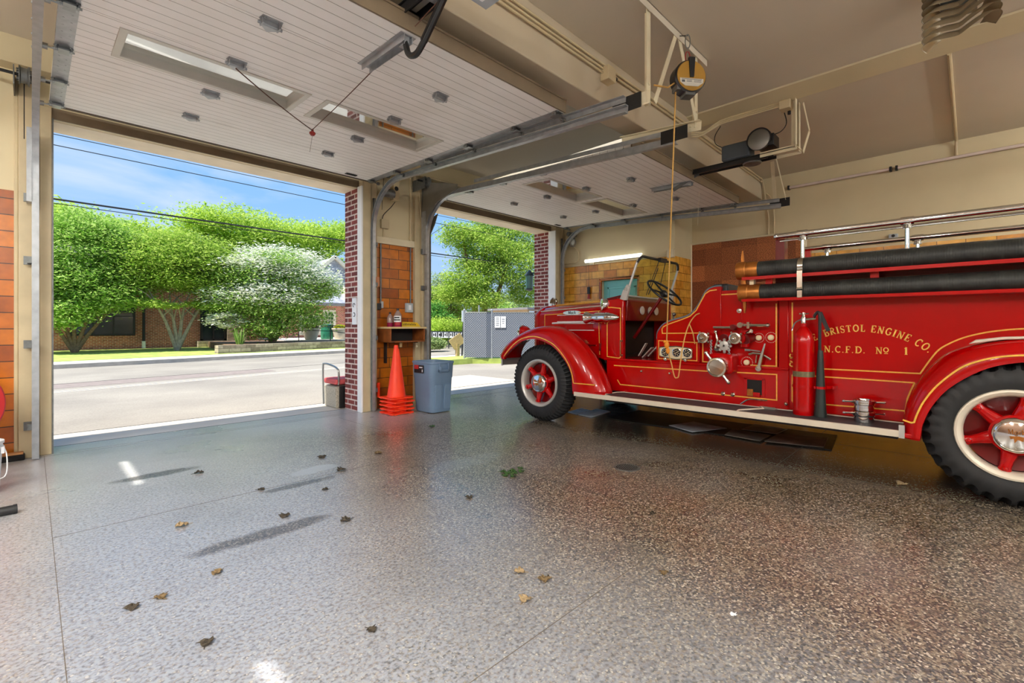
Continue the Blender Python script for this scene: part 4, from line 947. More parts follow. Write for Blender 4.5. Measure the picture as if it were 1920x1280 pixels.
# bumper
bp = MB(); bp.tube([(4.86,4.94,.74),(5.0,5.04,.74),(XC,5.10,.74),(6.7,5.04,.74),(6.84,4.94,.74)],.001,4)
bp = MB().loft([[(x,y,z0),(x,y+.015,z0+.01),(x,y+.015,z1-.01),(x,y,z1),(x,y-.012,z1),(x,y-.012,z0)] for x,y,z0,z1 in ((4.80,4.90,.70,.80),(4.9,4.99,.70,.80),(5.2,5.06,.69,.81),(XC,5.09,.69,.81),(6.5,5.06,.69,.81),(6.8,4.99,.70,.80),(6.9,4.90,.70,.80))],closed=True,caps=True)
tp(bp,'bumper','silver_paint'); tp(MB().box(5.42,5.5,4.7,5.06,.70,.78).box(6.2,6.28,4.7,5.06,.70,.78),'bumper_bracket','dark_inside')
# --- seat ------------------------------------------------------------------------------------------
sd_ = smooth_poly([(2.675,1.10),(2.672,1.18),(2.645,1.235),(2.587,1.295),(2.476,1.340),(2.33,1.375),(2.25,1.42),(2.189,1.49),(2.14,1.57),(2.106,1.635),(2.06,1.680),(2.0,1.70),(1.93,1.702)],3)
sp_ = sd_+[(1.93,1.10)]
for x0,x1 in ((6.45,6.51),(5.19,5.25)): sb = tp(MB().prism(sp_,'YZ',x0,x1),'seat_side','red',bevel=.006)
gs = MB(); gs.ribbon(smooth_poly([(2.165,1.198),(2.602,1.190),(2.607,1.24),(2.59,1.268),(2.521,1.300),(2.361,1.352),(2.27,1.388),(2.20,1.45),(2.147,1.548),(2.10,1.63),(2.05,1.662),(1.975,1.668)],1),.011,5.19)
tp(gs,'gold_striping','gold',sb)
tp(MB().tube([(5.22,p[0]+.006,p[1]+.006) for p in sd_],.014,7).tube([(6.48,p[0]+.006,p[1]+.006) for p in sd_],.014,7),'piping','piping_grey',sb)
tp(MB().box(5.25,6.45,2.10,2.66,1.10,1.27).box(5.25,6.45,2.0,2.6,.85,1.10),'seat_cushion','leather',bevel=.04,seg=3)
bk = MB(); bk.prism([(2.30,1.27),(2.22,1.50),(2.13,1.68),(2.03,1.735),(1.88,1.735),(1.88,1.27)],'YZ',5.25,6.45); tp(bk,'seat_back','leather',bevel=.025,seg=3)
# --- instrument box ----------------------------------------------------------------------------------
ib = tp(MB().box(5.172,5.3,2.155,2.672,.868,1.128),'instrument_box','red',bevel=.006)
gs = MB(); gs.ribbon([(2.64,1.105),(2.185,1.092),(2.185,.890),(2.64,.895)],.009,5.172,closed=True); tp(gs,'gold_striping','gold',ib)
pl = [(2.625,.935),(2.625,1.022),(2.60,1.03),(2.42,1.045),(2.25,1.026),(2.232,1.012),(2.232,.925),(2.25,.912),(2.42,.895),(2.60,.922)]
tp(MB().prism(pl,'YZ',5.155,5.173),'gauge_panel','cream',ib,bevel=.004)
gp = MB()
for k in range(10):
    a,b = pl[k],pl[(k+1)%10]; gp.tube([(5.155,a[0],a[1]),(5.155,b[0],b[1])],.006,6)
tp(gp,'panel_rim','nickel',ib)
for y in (2.545,2.41,2.285):
    gg = MB(); gd = MB()
    gg.lathe([(.052,.0),(.052,-.010),(.044,-.013),(.0,-.008)],(5.155,y,.975),'X',26)
    for q in range(8): a = q*PI/4+.3; gd.bar((5.1395,y+.02*math.cos(a),.975+.02*math.sin(a)),(5.1395,y+.036*math.cos(a),.975+.036*math.sin(a)),.005,.003,(1,0,0))
    gd.bar((5.139,y-.02,.985),(5.139,y+.018,.96),.006,.003,(1,0,0))
    gg.mat(1).lathe([(.043,-.0135),(.043,-.0145),(0,-.0145)],(5.155,y,.975),'X',24); tp(gg,'gauge',[M['chrome'],M['label_dark']],ib); tp(gd,'gauge_face','cream',ib)
for y in (2.55,2.31): tp(MB().lathe([(.018,0),(.018,-.02),(0,-.024)],(5.172,y,.892),'X',14),'knob','nickel',ib)
# --- pump panel body ---------------------------------------------------------------------------------
pp = [(2.16,.868),(2.16,1.22),(2.10,1.24),(2.055,1.655),(1.38,1.655),(1.38,.868)]
pb = MB().prism(pp,'YZ',5.2,6.5); pb.box(5.195,5.21,1.72,1.726,1.25,1.645)
pb = tp(pb,'pump_body','red',bevel=.01)
gs = MB(); gs.ribbon([(2.072,1.24),(2.03,1.612),(1.70,1.615)],.011,5.2); gs.ribbon([(1.396,1.50),(1.396,.868)],.012,5.2); gs.ribbon([(1.396,.875),(1.64,.872)],.011,5.2); gs.ribbon([(2.13,1.10),(2.13,.882),(1.98,.878)],.011,5.2)
tp(gs,'gold_striping','gold',pb)
tp(MB().lathe([(.024,0),(.024,-.012),(.012,-.016),(0,-.016)],(5.2,1.745,1.435),'X',16),'door_lock','nickel',pb)
# big suction inlet and cap with two handles
c0 = Vector((5.2,1.68,.855))
tp(MB().prism(rrect(1.755,2.01,.775,.99,.05,5),'YZ',5.02,5.22),'inlet_housing','red',pb,bevel=.02)
cap = MB().lathe([(.090,.05),(.100,.04),(.103,-.03),(.097,-.042),(.080,-.046),(.076,-.036),(0,-.030)],(4.985,1.888,.848),'X',36)
for a in (128,-52):
    d = Vector((0,-math.cos(rad(a)),math.sin(rad(a)))) ; p0 = Vector((4.97,1.888,.848))
    cap.tube([p0+d*.08,p0+d*.13,p0+d*.175],[.023,.014,.018],8); cap.ball(p0+d*.185,.02,10,6)
cp_ = tp(cap,'suction_cap','nickel',pb)
# two discharge caps with chains
for y,z,nm in ((2.065,1.15,'a'),(1.735,1.15,'b')):
    m = MB().lathe([(.06,.06),(.062,-.02),(.058,-.032),(.044,-.036),(.04,-.028),(0,-.028)],(5.06,y,z),'X',26).ball((5.02,y+.01,z-.004),.018,10,6)
    for a in (125,-40,-135,40): d=Vector((0,-math.cos(rad(a)),math.sin(rad(a)))); m.ball(Vector((5.055,y,z))+d*.068,.014,8,5)
    o = tp(m,'discharge_cap','nickel',pb)
    tp(MB().cyl((5.10,y-.02,z),(5.22,y-.05,z),.062,18).cyl((5.17,y-.05,z-.09),(5.17,y-.05,z+.08),.05,14),'discharge_valve','red',pb)
    ch = MB()
    for k in range(9): ch.tube([(5.03+.006*math.cos(a)*(k%2),y-(.09 if nm=='a' else -.055)+(.010*math.cos(a) if k%2==0 else 0),z-.03-.016*k+.012*math.sin(a)) for a in [2*PI*i/8 for i in range(8)]],.003,4,closed=True)
    tp(ch,'chain','steel',o)
tp(MB().tube([(5.10,1.975,1.262),(5.10,1.80,1.262)],.014,8),'valve_lever','nickel',pb)
lv = MB(); lv.tube([(5.08,1.68,1.285),(5.08,1.44,1.283)],[.017,.014],8); lv.cyl((5.12,1.69,1.285),(5.04,1.69,1.285),.028,12); lv.box(5.06,5.10,1.605,1.63,1.25,1.315); lv.ball((5.08,1.44,1.283),.022,10,6); tp(lv,'valve_lever','nickel',pb); tp(MB().tube([(5.10,1.64,1.205),(5.06,1.585,1.225)],[.014,.02],8),'valve_lever','nickel',pb)
lv = MB(); lv.tube([(5.11,1.955,1.21),(5.09,1.93,1.13),(5.10,1.955,1.04)],.012,8); lv.ball((5.11,1.955,1.215),.02,8,6)
tp(lv,'valve_lever','nickel',pb)
for q_ in (MB().cyl((5.20,1.80,1.262),(5.10,1.785,1.262),.03,12),MB().cyl((5.2,1.625,1.16),(5.10,1.655,1.14),.05,14),MB().cyl((5.2,1.90,1.15),(5.17,1.90,1.15),.04,16)): tp(q_,'valve_body','red_dark',pb)
hw = MB()
for k in range(8):
    a = k*PI/4; hw.bar((5.10,1.862,1.068),(5.10,1.862+.07*math.cos(a),1.068+.07*math.sin(a)),.02,.016,(1,0,0)); hw.ball((5.10,1.862+.062*math.cos(a),1.068+.062*math.sin(a)),.016,8,5)
hw.lathe([(.05,.012),(.05,-.012),(.02,-.02),(0,-.02)],(5.10,1.862,1.068),'X',20); tp(hw,'hand_wheel','silver_paint',pb)
tp(MB().cyl((5.2,1.862,1.068),(5.08,1.862,1.068),.012,8),'valve_stem','steel',pb); tp(MB().cyl((5.2,1.96,1.025),(5.15,1.96,1.025),.02,10).cyl((5.16,1.99,1.025),(5.15,1.93,1.025),.010,6),'petcock','steel',pb); tp(MB().box(5.13,5.16,1.62,1.67,1.02,1.04).bar((5.15,1.63,1.03),(5.15,1.53,1.02),.012,.012),'petcock','steel',pb)
for y,z,r_ in ((1.555,1.155,.050),(1.443,1.160,.055),(1.672,.898,.060)):
    dl = MB(); dt = MB(); dl.lathe([(.028,0),(.028,-.02),(.018,-.03),(0,-.032)],(5.2,y,z),'X',18)
    for k in range(22): a = 2*PI*k/22; dt.bar((5.1985,y+r_*.86*math.cos(a),z+r_*.86*math.sin(a)),(5.1985,y+r_*math.cos(a),z+r_*math.sin(a)),.004,.003,(1,0,0))
    tp(dl,'dial_knob','cream',pb); tp(dt,'dial_ring','trim_pale',pb)
# throttle quadrant lever
tl_ = MB().tube([(5.14,1.54,.852),(5.13,1.512,.97),(5.12,1.475,1.10)],[.02,.016,.009],8).lathe([(.028,.02),(.028,-.02),(0,-.022)],(5.15,1.543,.847),'X',16)
tl_.tube([(5.16,1.64+0*.1,.985)]+[(5.16,1.545+.115*math.cos(rad(a)),.90+.105*math.sin(rad(a))) for a in range(130,39,-10)][0:0]+[(5.16,1.60,1.0),(5.16,1.53,.995),(5.16,1.47,.965),(5.16,1.435,.94)],.012,8).tube([(5.16,1.565,.98),(5.16,1.575,.90)],.008,6)
tp(tl_,'throttle_lever','nickel',pb)
# --- rear hose body ----------------------------------------------------------------------------------
rb_ = MB().box(5.2,6.5,-2.2,1.30,.455,1.53).box(5.19,5.24,1.285,1.372,.455,1.535); rb_ = tp(rb_,'hose_body','red',bevel=.008)
gs = MB()
gs.ribbon([(1.255,1.505),(1.255,1.02)],.012,5.2); gs.ribbon([(1.255,.80),(1.255,.54)],.012,5.2)
gs.ribbon([(1.255,.800),(.345,.797)],.011,5.2); gs.ribbon([(.345,.797),(.37,.73),(.392,.66),(.405,.553),(1.255,.535)],.011,5.2)
gs.ribbon([(1.01,.873),(.31,.877)]+smooth_poly([(.31,.877),(.245,1.0),(.192,1.082),(.12,1.140),(.044,1.183),(-.045,1.215),(-.139,1.237),(-.28,1.254),(-.45,1.25),(-.7,1.2)],4)[1:],.011,5.2)
# painted scroll below the upright stripe
for k,(y,z,r_) in enumerate(((1.258,.985,.018),(1.252,.945,.022),(1.258,.90,.018))): gs.ribbon([(y+r_*math.cos(a),z+r_*math.sin(a)) for a in [2*PI*i/10*(.85)+(.5 if k%2 else 2) for i in range(11)]],.011,5.2)
tp(gs,'gold_striping','gold',rb_)
lt = MB(); Rr = .704; cy_,cz_ = .722,1.2245-Rr
TXT = 'E. BRISTOL ENGINE CO.'; h_ = .062
tl0 = text_len(TXT,h_,.09,1.0); tB = text_len('E. ',h_,.09,1.0)
span = .267+.515; sc_w = 1.0
# solve the letter spacing so that BRISTOL starts and CO. ends where the painter put them
body = 'BRISTOL ENGINE CO.'; base = sum(GL[c][0] for c in body)*h_; spx = (span-base)/(len(body)*h_)
s0 = -math.asin(.26/Rr)*Rr - text_len('E. ',h_,spx)
def place(s):
    a = (s0+s)/Rr; return ((cy_-Rr*math.sin(a), cz_+Rr*math.cos(a)), -a)
so = 0
for wd_ in TXT.split(' '):
    lt = MB(); letters(lt,wd_,lambda s,so=so: place(so+s),h_,spx); tp(lt,'gold_lettering','gold_letter',rb_); so += text_len(wd_+' ',h_,spx)
lt = MB()
letters(lt,'N.C.F.D.',lambda s:((.992-s,1.031),0),.060,.145,1.18)
tp(lt,'gold_lettering','gold_letter',rb_); lt = MB()
letters(lt,'No',lambda s:((.607-s,1.031),0),.058,.10,1.12); tp(lt,'gold_lettering','gold_letter',rb_); lt = MB(); letters(lt,'1',lambda s:((.412-s,1.030),0),.064)
tp(lt,'gold_lettering','gold_letter',rb_)
# ledges that carry the suction hoses
lg = tp(MB().box(4.995,5.30,-2.2,1.655,1.518,1.532).box(4.99,5.0,-2.2,1.655,1.518,1.545),'hose_ledge','red')
lg2 = tp(MB().box(5.0,5.32,-2.2,1.655,1.738,1.752).box(4.995,5.005,-2.2,1.655,1.735,1.765),'hose_ledge','red')
bo = MB().box(5.26,5.29,-2.2,1.36,1.53,1.74); bo = tp(bo,'side_board','red_dark')
tp(MB().ribbon([(1.17,1.700),(-2.2,1.695)],.012,5.26,.003),'gold_striping','gold',bo)
for y in (1.43,.60,-.6): tp(MB().box(5.08,5.10,y-.03,y+.03,1.53,1.74),'ledge_support','red') 
tp(MB().box(5.45,6.45,-2.2,1.3,1.53,1.58),'hose_bed','dark_inside')
tp(MB().box(5.05,5.12,1.56,1.60,1.53,1.74),'ledge_post','cream')
# straps
for y,nm in ((1.145,'a'),):
    m = MB(); 
    m.tube([(5.075+.086*math.cos(rad(a)),y,1.835+.082*math.sin(rad(a))) for a in range(20,206,12)],.004,4)
    m = MB().loft([[(5.075+r_*math.cos(rad(a)),y-.022,1.832+r_*math.sin(rad(a))) ,(5.075+r_*math.cos(rad(a)),y+.022,1.832+r_*math.sin(rad(a)))] for a in range(30,216,10) for r_ in (.085,)])
    m.box(4.985,4.99,y-.022,y+.022,1.62,1.79); m.box(4.978,4.986,y-.012,y+.012,1.63,1.77); m.box(4.985,4.995,y-.020,y+.020,1.54,1.605); m.cyl((4.985,y-.025,1.625),(4.985,y+.025,1.625),.009,8)
    o = tp(m,'hose_strap','nickel')
# --- hand rails --------------------------------------------------------------------------------------
for x in (5.30,6.40):
    r = MB().cyl((x,1.42,2.185),(x,-2.2,2.19),.026,14); o = tp(r,'hand_rail','chrome')
    for y in (1.19,.40,-1.2):
        s = MB(); s.cyl((x,y,1.53),(x,y,2.18),.018,12); s.cyl((x,y-.045,2.186),(x,y+.045,2.186),.034,14); s.lathe([(.034,0),(.03,.03),(.02,.04)],(x,y,2.12),'Z',12); tp(s,'rail_post','chrome',o)
    tp(MB().ball((x,1.42,2.185),.03,10,7),'rail_end','chrome',o)
    if x<6: tp(MB().cyl((x+.085,1.4,2.155),(x+.085,-2.2,2.16),.012,8).cyl((x+.04,1.4,2.14),(x+.04,-2.2,2.145),.010,8),'lower_rail','chrome',o)
tp(MB().box(5.36,5.46,1.36,1.44,1.53,2.15).box(5.34,5.37,1.36,1.44,1.53,2.16),'corner_post','red_dark')
tp(MB().box(6.40,6.47,1.36,1.42,1.53,2.19),'corner_post','red')
tp(MB().cyl((6.40,1.25,2.08),(6.40,-2.2,2.09),.012,8),'lower_rail','chrome')
tp(MB().box(4.9,6.8,-2.75,-2.2,.42,.47),'tail_step','rubber_mat')

# --- things carried on the engine -----------------------------------------------------------------
def hose(z, r, label, yo):
    t = thing('suction_hose',(5.085,-.3,z-r),label,'hose','hard suction hoses on the engine side')
    MB().cyl((5.085,1.60-yo,z),(5.085,-2.2,z),r,28).build('hose',M['hose'],t)
    c = MB().lathe([(r*.9,-.20),(r*1.06,-.20),(r*1.10,-.19),(r*1.10,-.09),(r*1.16,-.085),(r*1.18,-.02),(r*1.14,.0),(r*.8,.01),(r*.5,.0),(0,.0)],(5.085,1.70-yo,z),'Y',28)
    c.build('coupling',M['brass'],t)
    for s_ in (1,-1):
        l = MB(); l.loft([[(5.085+dx,1.655-yo+dy,z+s_*(r*1.0+q)) for dx,dy in ((-w,-w),(w,-w),(w,w),(-w,w))] for q,w in ((0,.014),(.06,.012),(.125,.006))],closed=True,caps=True); l.build('coupling_lug',M['brass'],t)
    return t
hose(1.612,.078,'lower black ribbed suction hose with brass coupling along the engine side',0.0)
hose(1.838,.080,'upper black suction hose with brass coupling above the other hose',-.02)
# fire extinguisher with black horn
def extinguisher():
    y,x = 1.125,5.045; t = thing('fire_extinguisher',(x,y,.45),'tall red fire extinguisher with black horn standing on the running board','fire extinguisher')
    r = .088
    MB().lathe([(0,0),(r*.96,0),(r,.012),(r,.05),(r*.99,.06),(r*.99,.66),(r*.97,.70),(r*.8,.755),(r*.5,.80),(r*.3,.82),(r*.28,.85),(0,.85)],(x,y,.45),'Z',36).build('cylinder',M['red'],t)
    MB().lathe([(r*1.005,.355),(r*1.005,.405)],(x,y,.45),'Z',36).build('label_band',plain('label_olive',(104,96,66),.5,var=.2,scale=60),t)
    v = MB().lathe([(.022,.84),(.024,.90),(.016,.915),(.012,.95),(0,.952)],(x,y,.45),'Z',14)
    for k in range(5): a=2*PI*k/5; v.tube([(x,y,1.385),(x+.035*math.cos(a),y+.035*math.sin(a),1.39)],.005,5); v.ball((x+.036*math.cos(a),y+.036*math.sin(a),1.39),.009,7,5)
    v.tube([(x,y,1.335),(x,y-.10,1.345)],.012,8); v.cyl((x,y-.09,1.395),(x,y-.11,1.38),.015,8)
    v.build('valve',M['nickel'],t)
    MB().tube(smooth_poly([(x-.01,y+.01,1.34),(x-.02,y+.06,1.31),(x-.02,y+.085,1.26),(x-.03,y+.09,1.23)],4),.006,6).build('carry_handle',M['steel'],t)
    h = MB().tube(smooth_poly([(x-.01,y-.085,1.36),(x-.02,y-.115,1.40),(x-.03,y-.135,1.37),(x-.03,y-.135,1.20),(x-.03,y-.135,1.02)],5),.013,8)
    h.bar((x-.02,y-.135,1.40),(x-.02,y-.20,1.23),.02,.03)
    h.build('discharge_hose',M['rubber'],t)
    MB().lathe([(0,.60),(.02,.60),(.024,.56),(.026,.50),(.044,.10),(.052,.0),(.046,.0),(.02,.4)],(x-.03,y-.14,.452),'Z',24).build('horn',plain('horn_black',(34,44,42),.35),t)
    b = MB().lathe([(r*1.02,0),(r*1.05,0),(r*1.05,.022),(r*1.02,.022)],(x,y,.705),'Z',30); b.box(x+.0,5.2,y-.24,y-.228,.705,.727); b.box(x+.06,5.2,y+.09,y+.105,.69,.74)
    b.lathe([(.038,0),(.044,0),(.044,.022),(.038,.022)],(x-.03,y-.14,.705),'Z',20); b.bar((x+.01,y-.18,.716),(x+.06,y-.235,.716),.008,.02); b.bar((x-.05,y-.09,.716),(x-.07,y-.105,.716),.01,.02)
    tag(b.build('holder_band',M['red'],T)) 
extinguisher()
def adapter(z, label, dr):
    x,y = 5.01,.665; t = thing('hose_adapter',(x,y,z),label,'hose adapter','chrome hose adapters on the running board')
    MB().lathe([(.066,0),(.072,.004),(.072,.05),(.078,.055),(.08,.07),(.08,.09),(.074,.097),(.06,.097),(.056,.09),(.056,.0),(.066,0)],(x,y,z),'Z',36).build('body',M['chrome'],t)
    for k in range(2): hb_ = MB(); a = dr+PI*k; d=Vector((math.cos(a),math.sin(a),0)); c=Vector((x,y,z+.075)); hb_.tube([c+d*.076,c+d*.10,c+d*.145],[.013,.008,.010],8); hb_.ball(c+d*.147,.012,8,5); hb_.build('handle',M['chrome'],t)
adapter(.4500,'chrome hose adapter resting on the running board, under its twin',2.05); adapter(.5475,'chrome hose adapter stacked on top of its twin on the running board',1.95)
# ------------------------------------------------------------------ things around the bay
plain('cone_orange',(255,62,22),.45,var=.06); plain('can_grey',(112,138,166),.5,var=.05); plain('can_dark',(78,90,102),.55,var=.05)
plain('wood_brown',(138,78,34),.45,var=.35,scale=9); plain('counter_edge',(222,196,144),.5,var=.05)
plain('cork',(122,74,42),.9,var=.5,scale=70,bump=.4); plain('bucket_white',(228,230,232),.4,var=.03); plain('bristle',(24,22,22),.9)
plain('red_paint_dull',(178,30,34),.35); plain('wood_handle',(190,134,84),.6,var=.2); plain('leaf_dry',(112,92,62),.8,var=.4,scale=60); plain('leaf_pale',(158,136,102),.8,var=.3,scale=60)
plain('leaf_dark',(64,56,44),.8,var=.4,scale=60); plain('leaf_green',(52,84,36),.6,var=.3,scale=60)
plain('pad_grey',(204,212,218),.9,var=.18,scale=9,bump=.5,bscale=90); plain('pad_dark',(138,132,122),.85,var=.3,scale=6,bump=.4,bscale=90); plain('mat_black',(16,15,15),.55,var=.3)
plain('label_red',(170,40,40),.5); plain('label_black',(30,30,32),.5); plain('fluid_pink',(176,40,86),.2,var=.1,Transmission_Weight=.3); plain('bottle_clear',(206,180,172),.15,Transmission_Weight=.5); plain('yellow_card',(236,196,40),.5); plain('cap_black',(34,26,34),.4)
# stack of cones: the lowest is built, the others are copies
def cone():
    c = V(3.76,6.05,0); t = thing('traffic_cone',c,'lowest orange traffic cone of the stack under the wall shelf','traffic cone','stacked traffic cones')
    b = MB().prism([(c.x+x*.5,c.y+y*.5) for x,y in rrect(-.37,.37,-.37,.37,.05,4)],'XY',.006,.026)
    for sx in (-1,1):
        for sy in (-1,1): b.box(c.x+sx*.12-.02,c.x+sx*.12+.02,c.y+sy*.172-.01,c.y+sy*.172+.01,0,.008); b.box(c.x+sx*.172-.01,c.x+sx*.172+.01,c.y+sy*.12-.02,c.y+sy*.12+.02,0,.008)
    b.build('base',M['cone_orange'],t,bevel=.006)
    MB().lathe([(.142,.026),(.128,.045),(.030,.765),(.024,.780),(.012,.780),(.012,.76),(.118,.045),(.118,.026)],c,'Z',40).build('cone_body',M['cone_orange'],t)
    return t
c0 = cone()
for k,l in enumerate(('second orange traffic cone up from the floor in the stack','middle orange traffic cone of the stack beside the grey bin','orange traffic cone just below the topmost one in the stack','topmost orange traffic cone with its full cone showing')):
    dup(c0,(3.76+.006*(-1)**k,6.05-.005*(-1)**k,.0545*(k+1)),rad((4,-3,6,2)[k]),l)
# grey waste bin
def bin_():
    t = thing('trash_can',(4.245,5.82,0),'large grey plastic trash can beside the orange cones','trash can')
    def rr(s,z,r=.09): return [(4.245+x*s,5.82+y*s,z) for x,y in rrect(-.225,.225,-.275,.275,r,5)]
    m = MB().loft([rr(.80,.012),rr(.82,.03),rr(.905,.50),rr(.93,.515),rr(.97,.72),rr(1.0,.725),rr(1.01,.745),rr(.985,.755),rr(.95,.75),rr(.93,.70),rr(.78,.05)],closed=True,caps=True)
    m.build('body',M['can_grey'],t,angle=50)
    for ax_,c_ in (('XZ',4.155),('XZ',4.335),('YZ',5.70),('YZ',5.94)):
      q = MB(); q.prism([(c_+p[0],p[1]) for p in rrect(-.065,.065,.05,.42,.02,3)],ax_,*((5.565,5.60) if ax_=='XZ' else (4.045,4.08)))
      q.xform(lambda p: V(4.245+(p.x-4.245)*(.86+.1*p.z/.5),5.82+(p.y-5.82)*(.93+.13*p.z/.5),p.z)); q.build('side_panel',M['can_grey'],t,bevel=.006)
    MB().prism([(4.245+x*1.0,5.82+y*1.0) for x,y in rrect(-.21,.21,-.26,.26,.08,4)],'XY',.70,.703).build('inside',M['dark_hole'],t)
    h = MB().tube([(4.245-.08,5.56,.70),(4.245-.08,5.515,.66),(4.245-.08,5.515,.62),(4.245-.075,5.545,.60)],.014,6).box(4.15,4.34,5.53,5.56,.605,.64).box(4.15,4.18,5.53,5.56,.60,.73).box(4.31,4.34,5.53,5.56,.60,.73); h.build('handle',M['can_grey'],t,bevel=.006)
    MB().mat(0).box(4.012,4.02,5.74,5.97,.585,.70).mat(1).box(4.0105,4.013,5.86,5.97,.64,.70).mat(2).box(4.0105,4.013,5.76,5.84,.66,.675).box(4.0105,4.013,5.755,5.775,.60,.64).build('sticker',[M['label_black'],M['label_red'],M['print_white']],t)
bin_()
# wall shelf box
t = thing('wall_shelf',(4.08,6.42,1.04),'brown wooden open box shelf on the tiled pier','shelf')
MB().box(3.755,4.40,6.22,6.585,1.242,1.262).build('top',M['wood_brown'],t,bevel=.004)
MB().box(3.752,4.405,6.212,6.222,1.238,1.266).box(3.744,3.754,6.212,6.585,1.238,1.266).build('edge_strip',M['counter_edge'],t)
MB().box(3.765,3.785,6.235,6.585,1.045,1.242).build('side_panel',M['wood_brown'],t); MB().box(4.37,4.39,6.235,6.585,1.045,1.242).build('side_panel',M['wood_brown'],t)
MB().box(3.765,4.39,6.235,6.585,1.03,1.048).build('bottom_panel',M['wood_brown'],t); MB().box(3.785,4.37,6.56,6.585,1.048,1.242).build('back_panel',M['dark_inside'],t)
MB().box(3.86,3.88,6.52,6.585,.70,1.03).box(3.86,3.88,6.30,6.585,1.015,1.03).box(4.28,4.30,6.30,6.585,1.015,1.03).build('bracket',M['black_metal'],t)
tag(MB().bar((4.335,6.40,1.03),(4.345,6.40,.97),.015,.015).ball((4.345,6.40,.95),.02,8,6).build('hook_weight',M['paint_bracket']),'small pale hanging hook under the right end of the wall shelf','hook')
tag(MB().lathe([(.022,1.03-.07),(.026,1.03-.0)],(4.02,6.35,0),'Z',10).cyl((4.02,6.35,.95),(4.02,6.35,1.03),.022,10).build('post_stub',M['wood_pale']),'short wooden peg under the brown wall shelf above the cone','peg')
# bottles on the shelf
def bottle(x,y,s,label,lab):
    t = thing('jug',(x,y,1.263),label,'bottle','fluid bottles on the shelf')
    b = 1.263
    MB().lathe([(0,0),(.055*s,0),(.06*s,.01),(.06*s,.085*s),(.0,.085*s)],(x,y,b),'Z',20).build('fluid',M['fluid_pink'],t)
    MB().lathe([(.0595*s,.085*s),(.060*s,.17*s),(.05*s,.20*s),(.03*s,.235*s),(.02*s,.245*s),(.02*s,.262*s),(0,.262*s)],(x,y,b),'Z',20).build('bottle',M['bottle_clear'],t)
    MB().lathe([(.022*s,.255*s),(.022*s,.285*s),(0,.287*s)],(x,y,b),'Z',12).build('cap',M['cap_black'],t)
    if lab:
        q = MB().mat(0).lathe([(.0612*s,.075*s),(.0612*s,.17*s)],(x,y,b),'Z',20,rad(150),rad(290)); q.build('label_wrap',[M['print_white']],t)
        q = MB().lathe([(.0618*s,.135*s),(.0618*s,.155*s)],(x,y,b),'Z',20,rad(180),rad(260)).lathe([(.0618*s,.10*s),(.0618*s,.118*s)],(x,y,b),'Z',20,rad(170),rad(270)); q.build('label_print',[M['label_black']],t)
        MB().lathe([(.0615*s,.03*s),(.0615*s,.07*s)],(x,y,b),'Z',20,rad(190),rad(270)).build('label_badge',[M['label_red']],t)
bottle(3.955,6.33,1.0,'clear jug with printed label and pink fluid on the wall shelf',True); bottle(3.90,6.46,.8,'smaller plain bottle of pink fluid behind the labelled jug',False)
q = MB().mat(0).prism([(4.05,1.263),(4.40,1.263),(4.33,1.335),(4.05,1.345)],'XZ',6.36,6.368).mat(1)
for k in range(10): 
    x=4.075+k*.024; hgt=(.028,.034,.036,.03,.034,.028,.036,.03,.034,.026)[k]; q.box(x,x+.011,6.3585,6.3605,1.288,1.288+hgt)
q.mat(0).box(4.05,4.40,6.36,6.42,1.262,1.2645)
tag(q.build('bumper_sticker',[M['yellow_card'],M['label_black']]),'yellow folded card with bold black print on the wall shelf','card')
# electrical boxes on the pier
def box(x0,x1,z0,z1,y,label,m='paint_jamb',extra=None,yd=.05):
    t = MB().box(x0,x1,y-yd,y,z0,z1)
    o = t.build('junction_box',M[m],bevel=.005); tag(o,label,'electrical box'); 
    if extra: extra(o)
    return o
box(3.80,3.925,2.80,2.94,6.59,'blank beige junction box on the upper pier wall')
def sw(o): MB().box(4.285,4.335,6.535,6.541,1.54,1.62).box(4.30,4.32,6.528,6.536,1.56,1.60).build('toggle',M['print_white'],o)
box(4.245,4.375,1.50,1.65,6.588,'grey switch box on the orange tiles above the shelf','grey_plastic',sw)
o = MB().box(3.70,3.79,6.53,6.59,1.53,1.63); o = o.build('outlet_box',M['label_black'],bevel=.004); tag(o,'small dark outlet box on the tiles by the door track','outlet box'); MB().box(3.79,3.83,6.54,6.59,1.56,1.66).build('plug',M['grey_plastic'],o)
def cnd(pts,r,label,m): tag(MB().tube(pts,r,8).build('conduit',M[m]),label,'conduit','pier conduits')
cnd([(3.80,6.57,2.56),(3.80,6.57,1.66)],.014,'thin dark conduit down the left of the orange pier tiles','galv_dark')
cnd([(4.345,6.575,2.56),(4.345,6.575,1.64)],.012,'thin dark conduit above the grey switch box','galv_dark')
cnd([(4.345,6.575,3.9),(4.345,6.575,2.66)],.016,'painted conduit up the right of the upper pier','conduit_paint')
cnd([(4.47,6.50,3.5),(4.47,6.48,3.2),(4.53,6.47,2.9),(4.53,6.47,2.75)],.012,'painted cable bent beside the second bay track','conduit_paint')
cnd([(3.86,6.585,2.80),(3.86,6.585,2.66)],.018,'short painted conduit under the blank junction box','conduit_paint')
b = MB().box(3.90,4.0,6.36,6.46,3.22,3.60).mat(1).cyl((3.95,6.355,3.40),(3.95,6.365,3.40),.035,14)
tag(b.build('sensor_box',[M['paint_jamb'],M['black_metal']],bevel=.004),'beige steel box with round black hole high on the pier','box')
b = MB().cyl((3.70,6.34,3.30),(3.86,6.30,3.28),.065,16).cyl((3.84,6.31,3.28),(3.88,6.30,3.28),.05,14); tag(b.build('shaft_motor',M['galv_dark']),'small round steel motor beside the near door track top','motor')
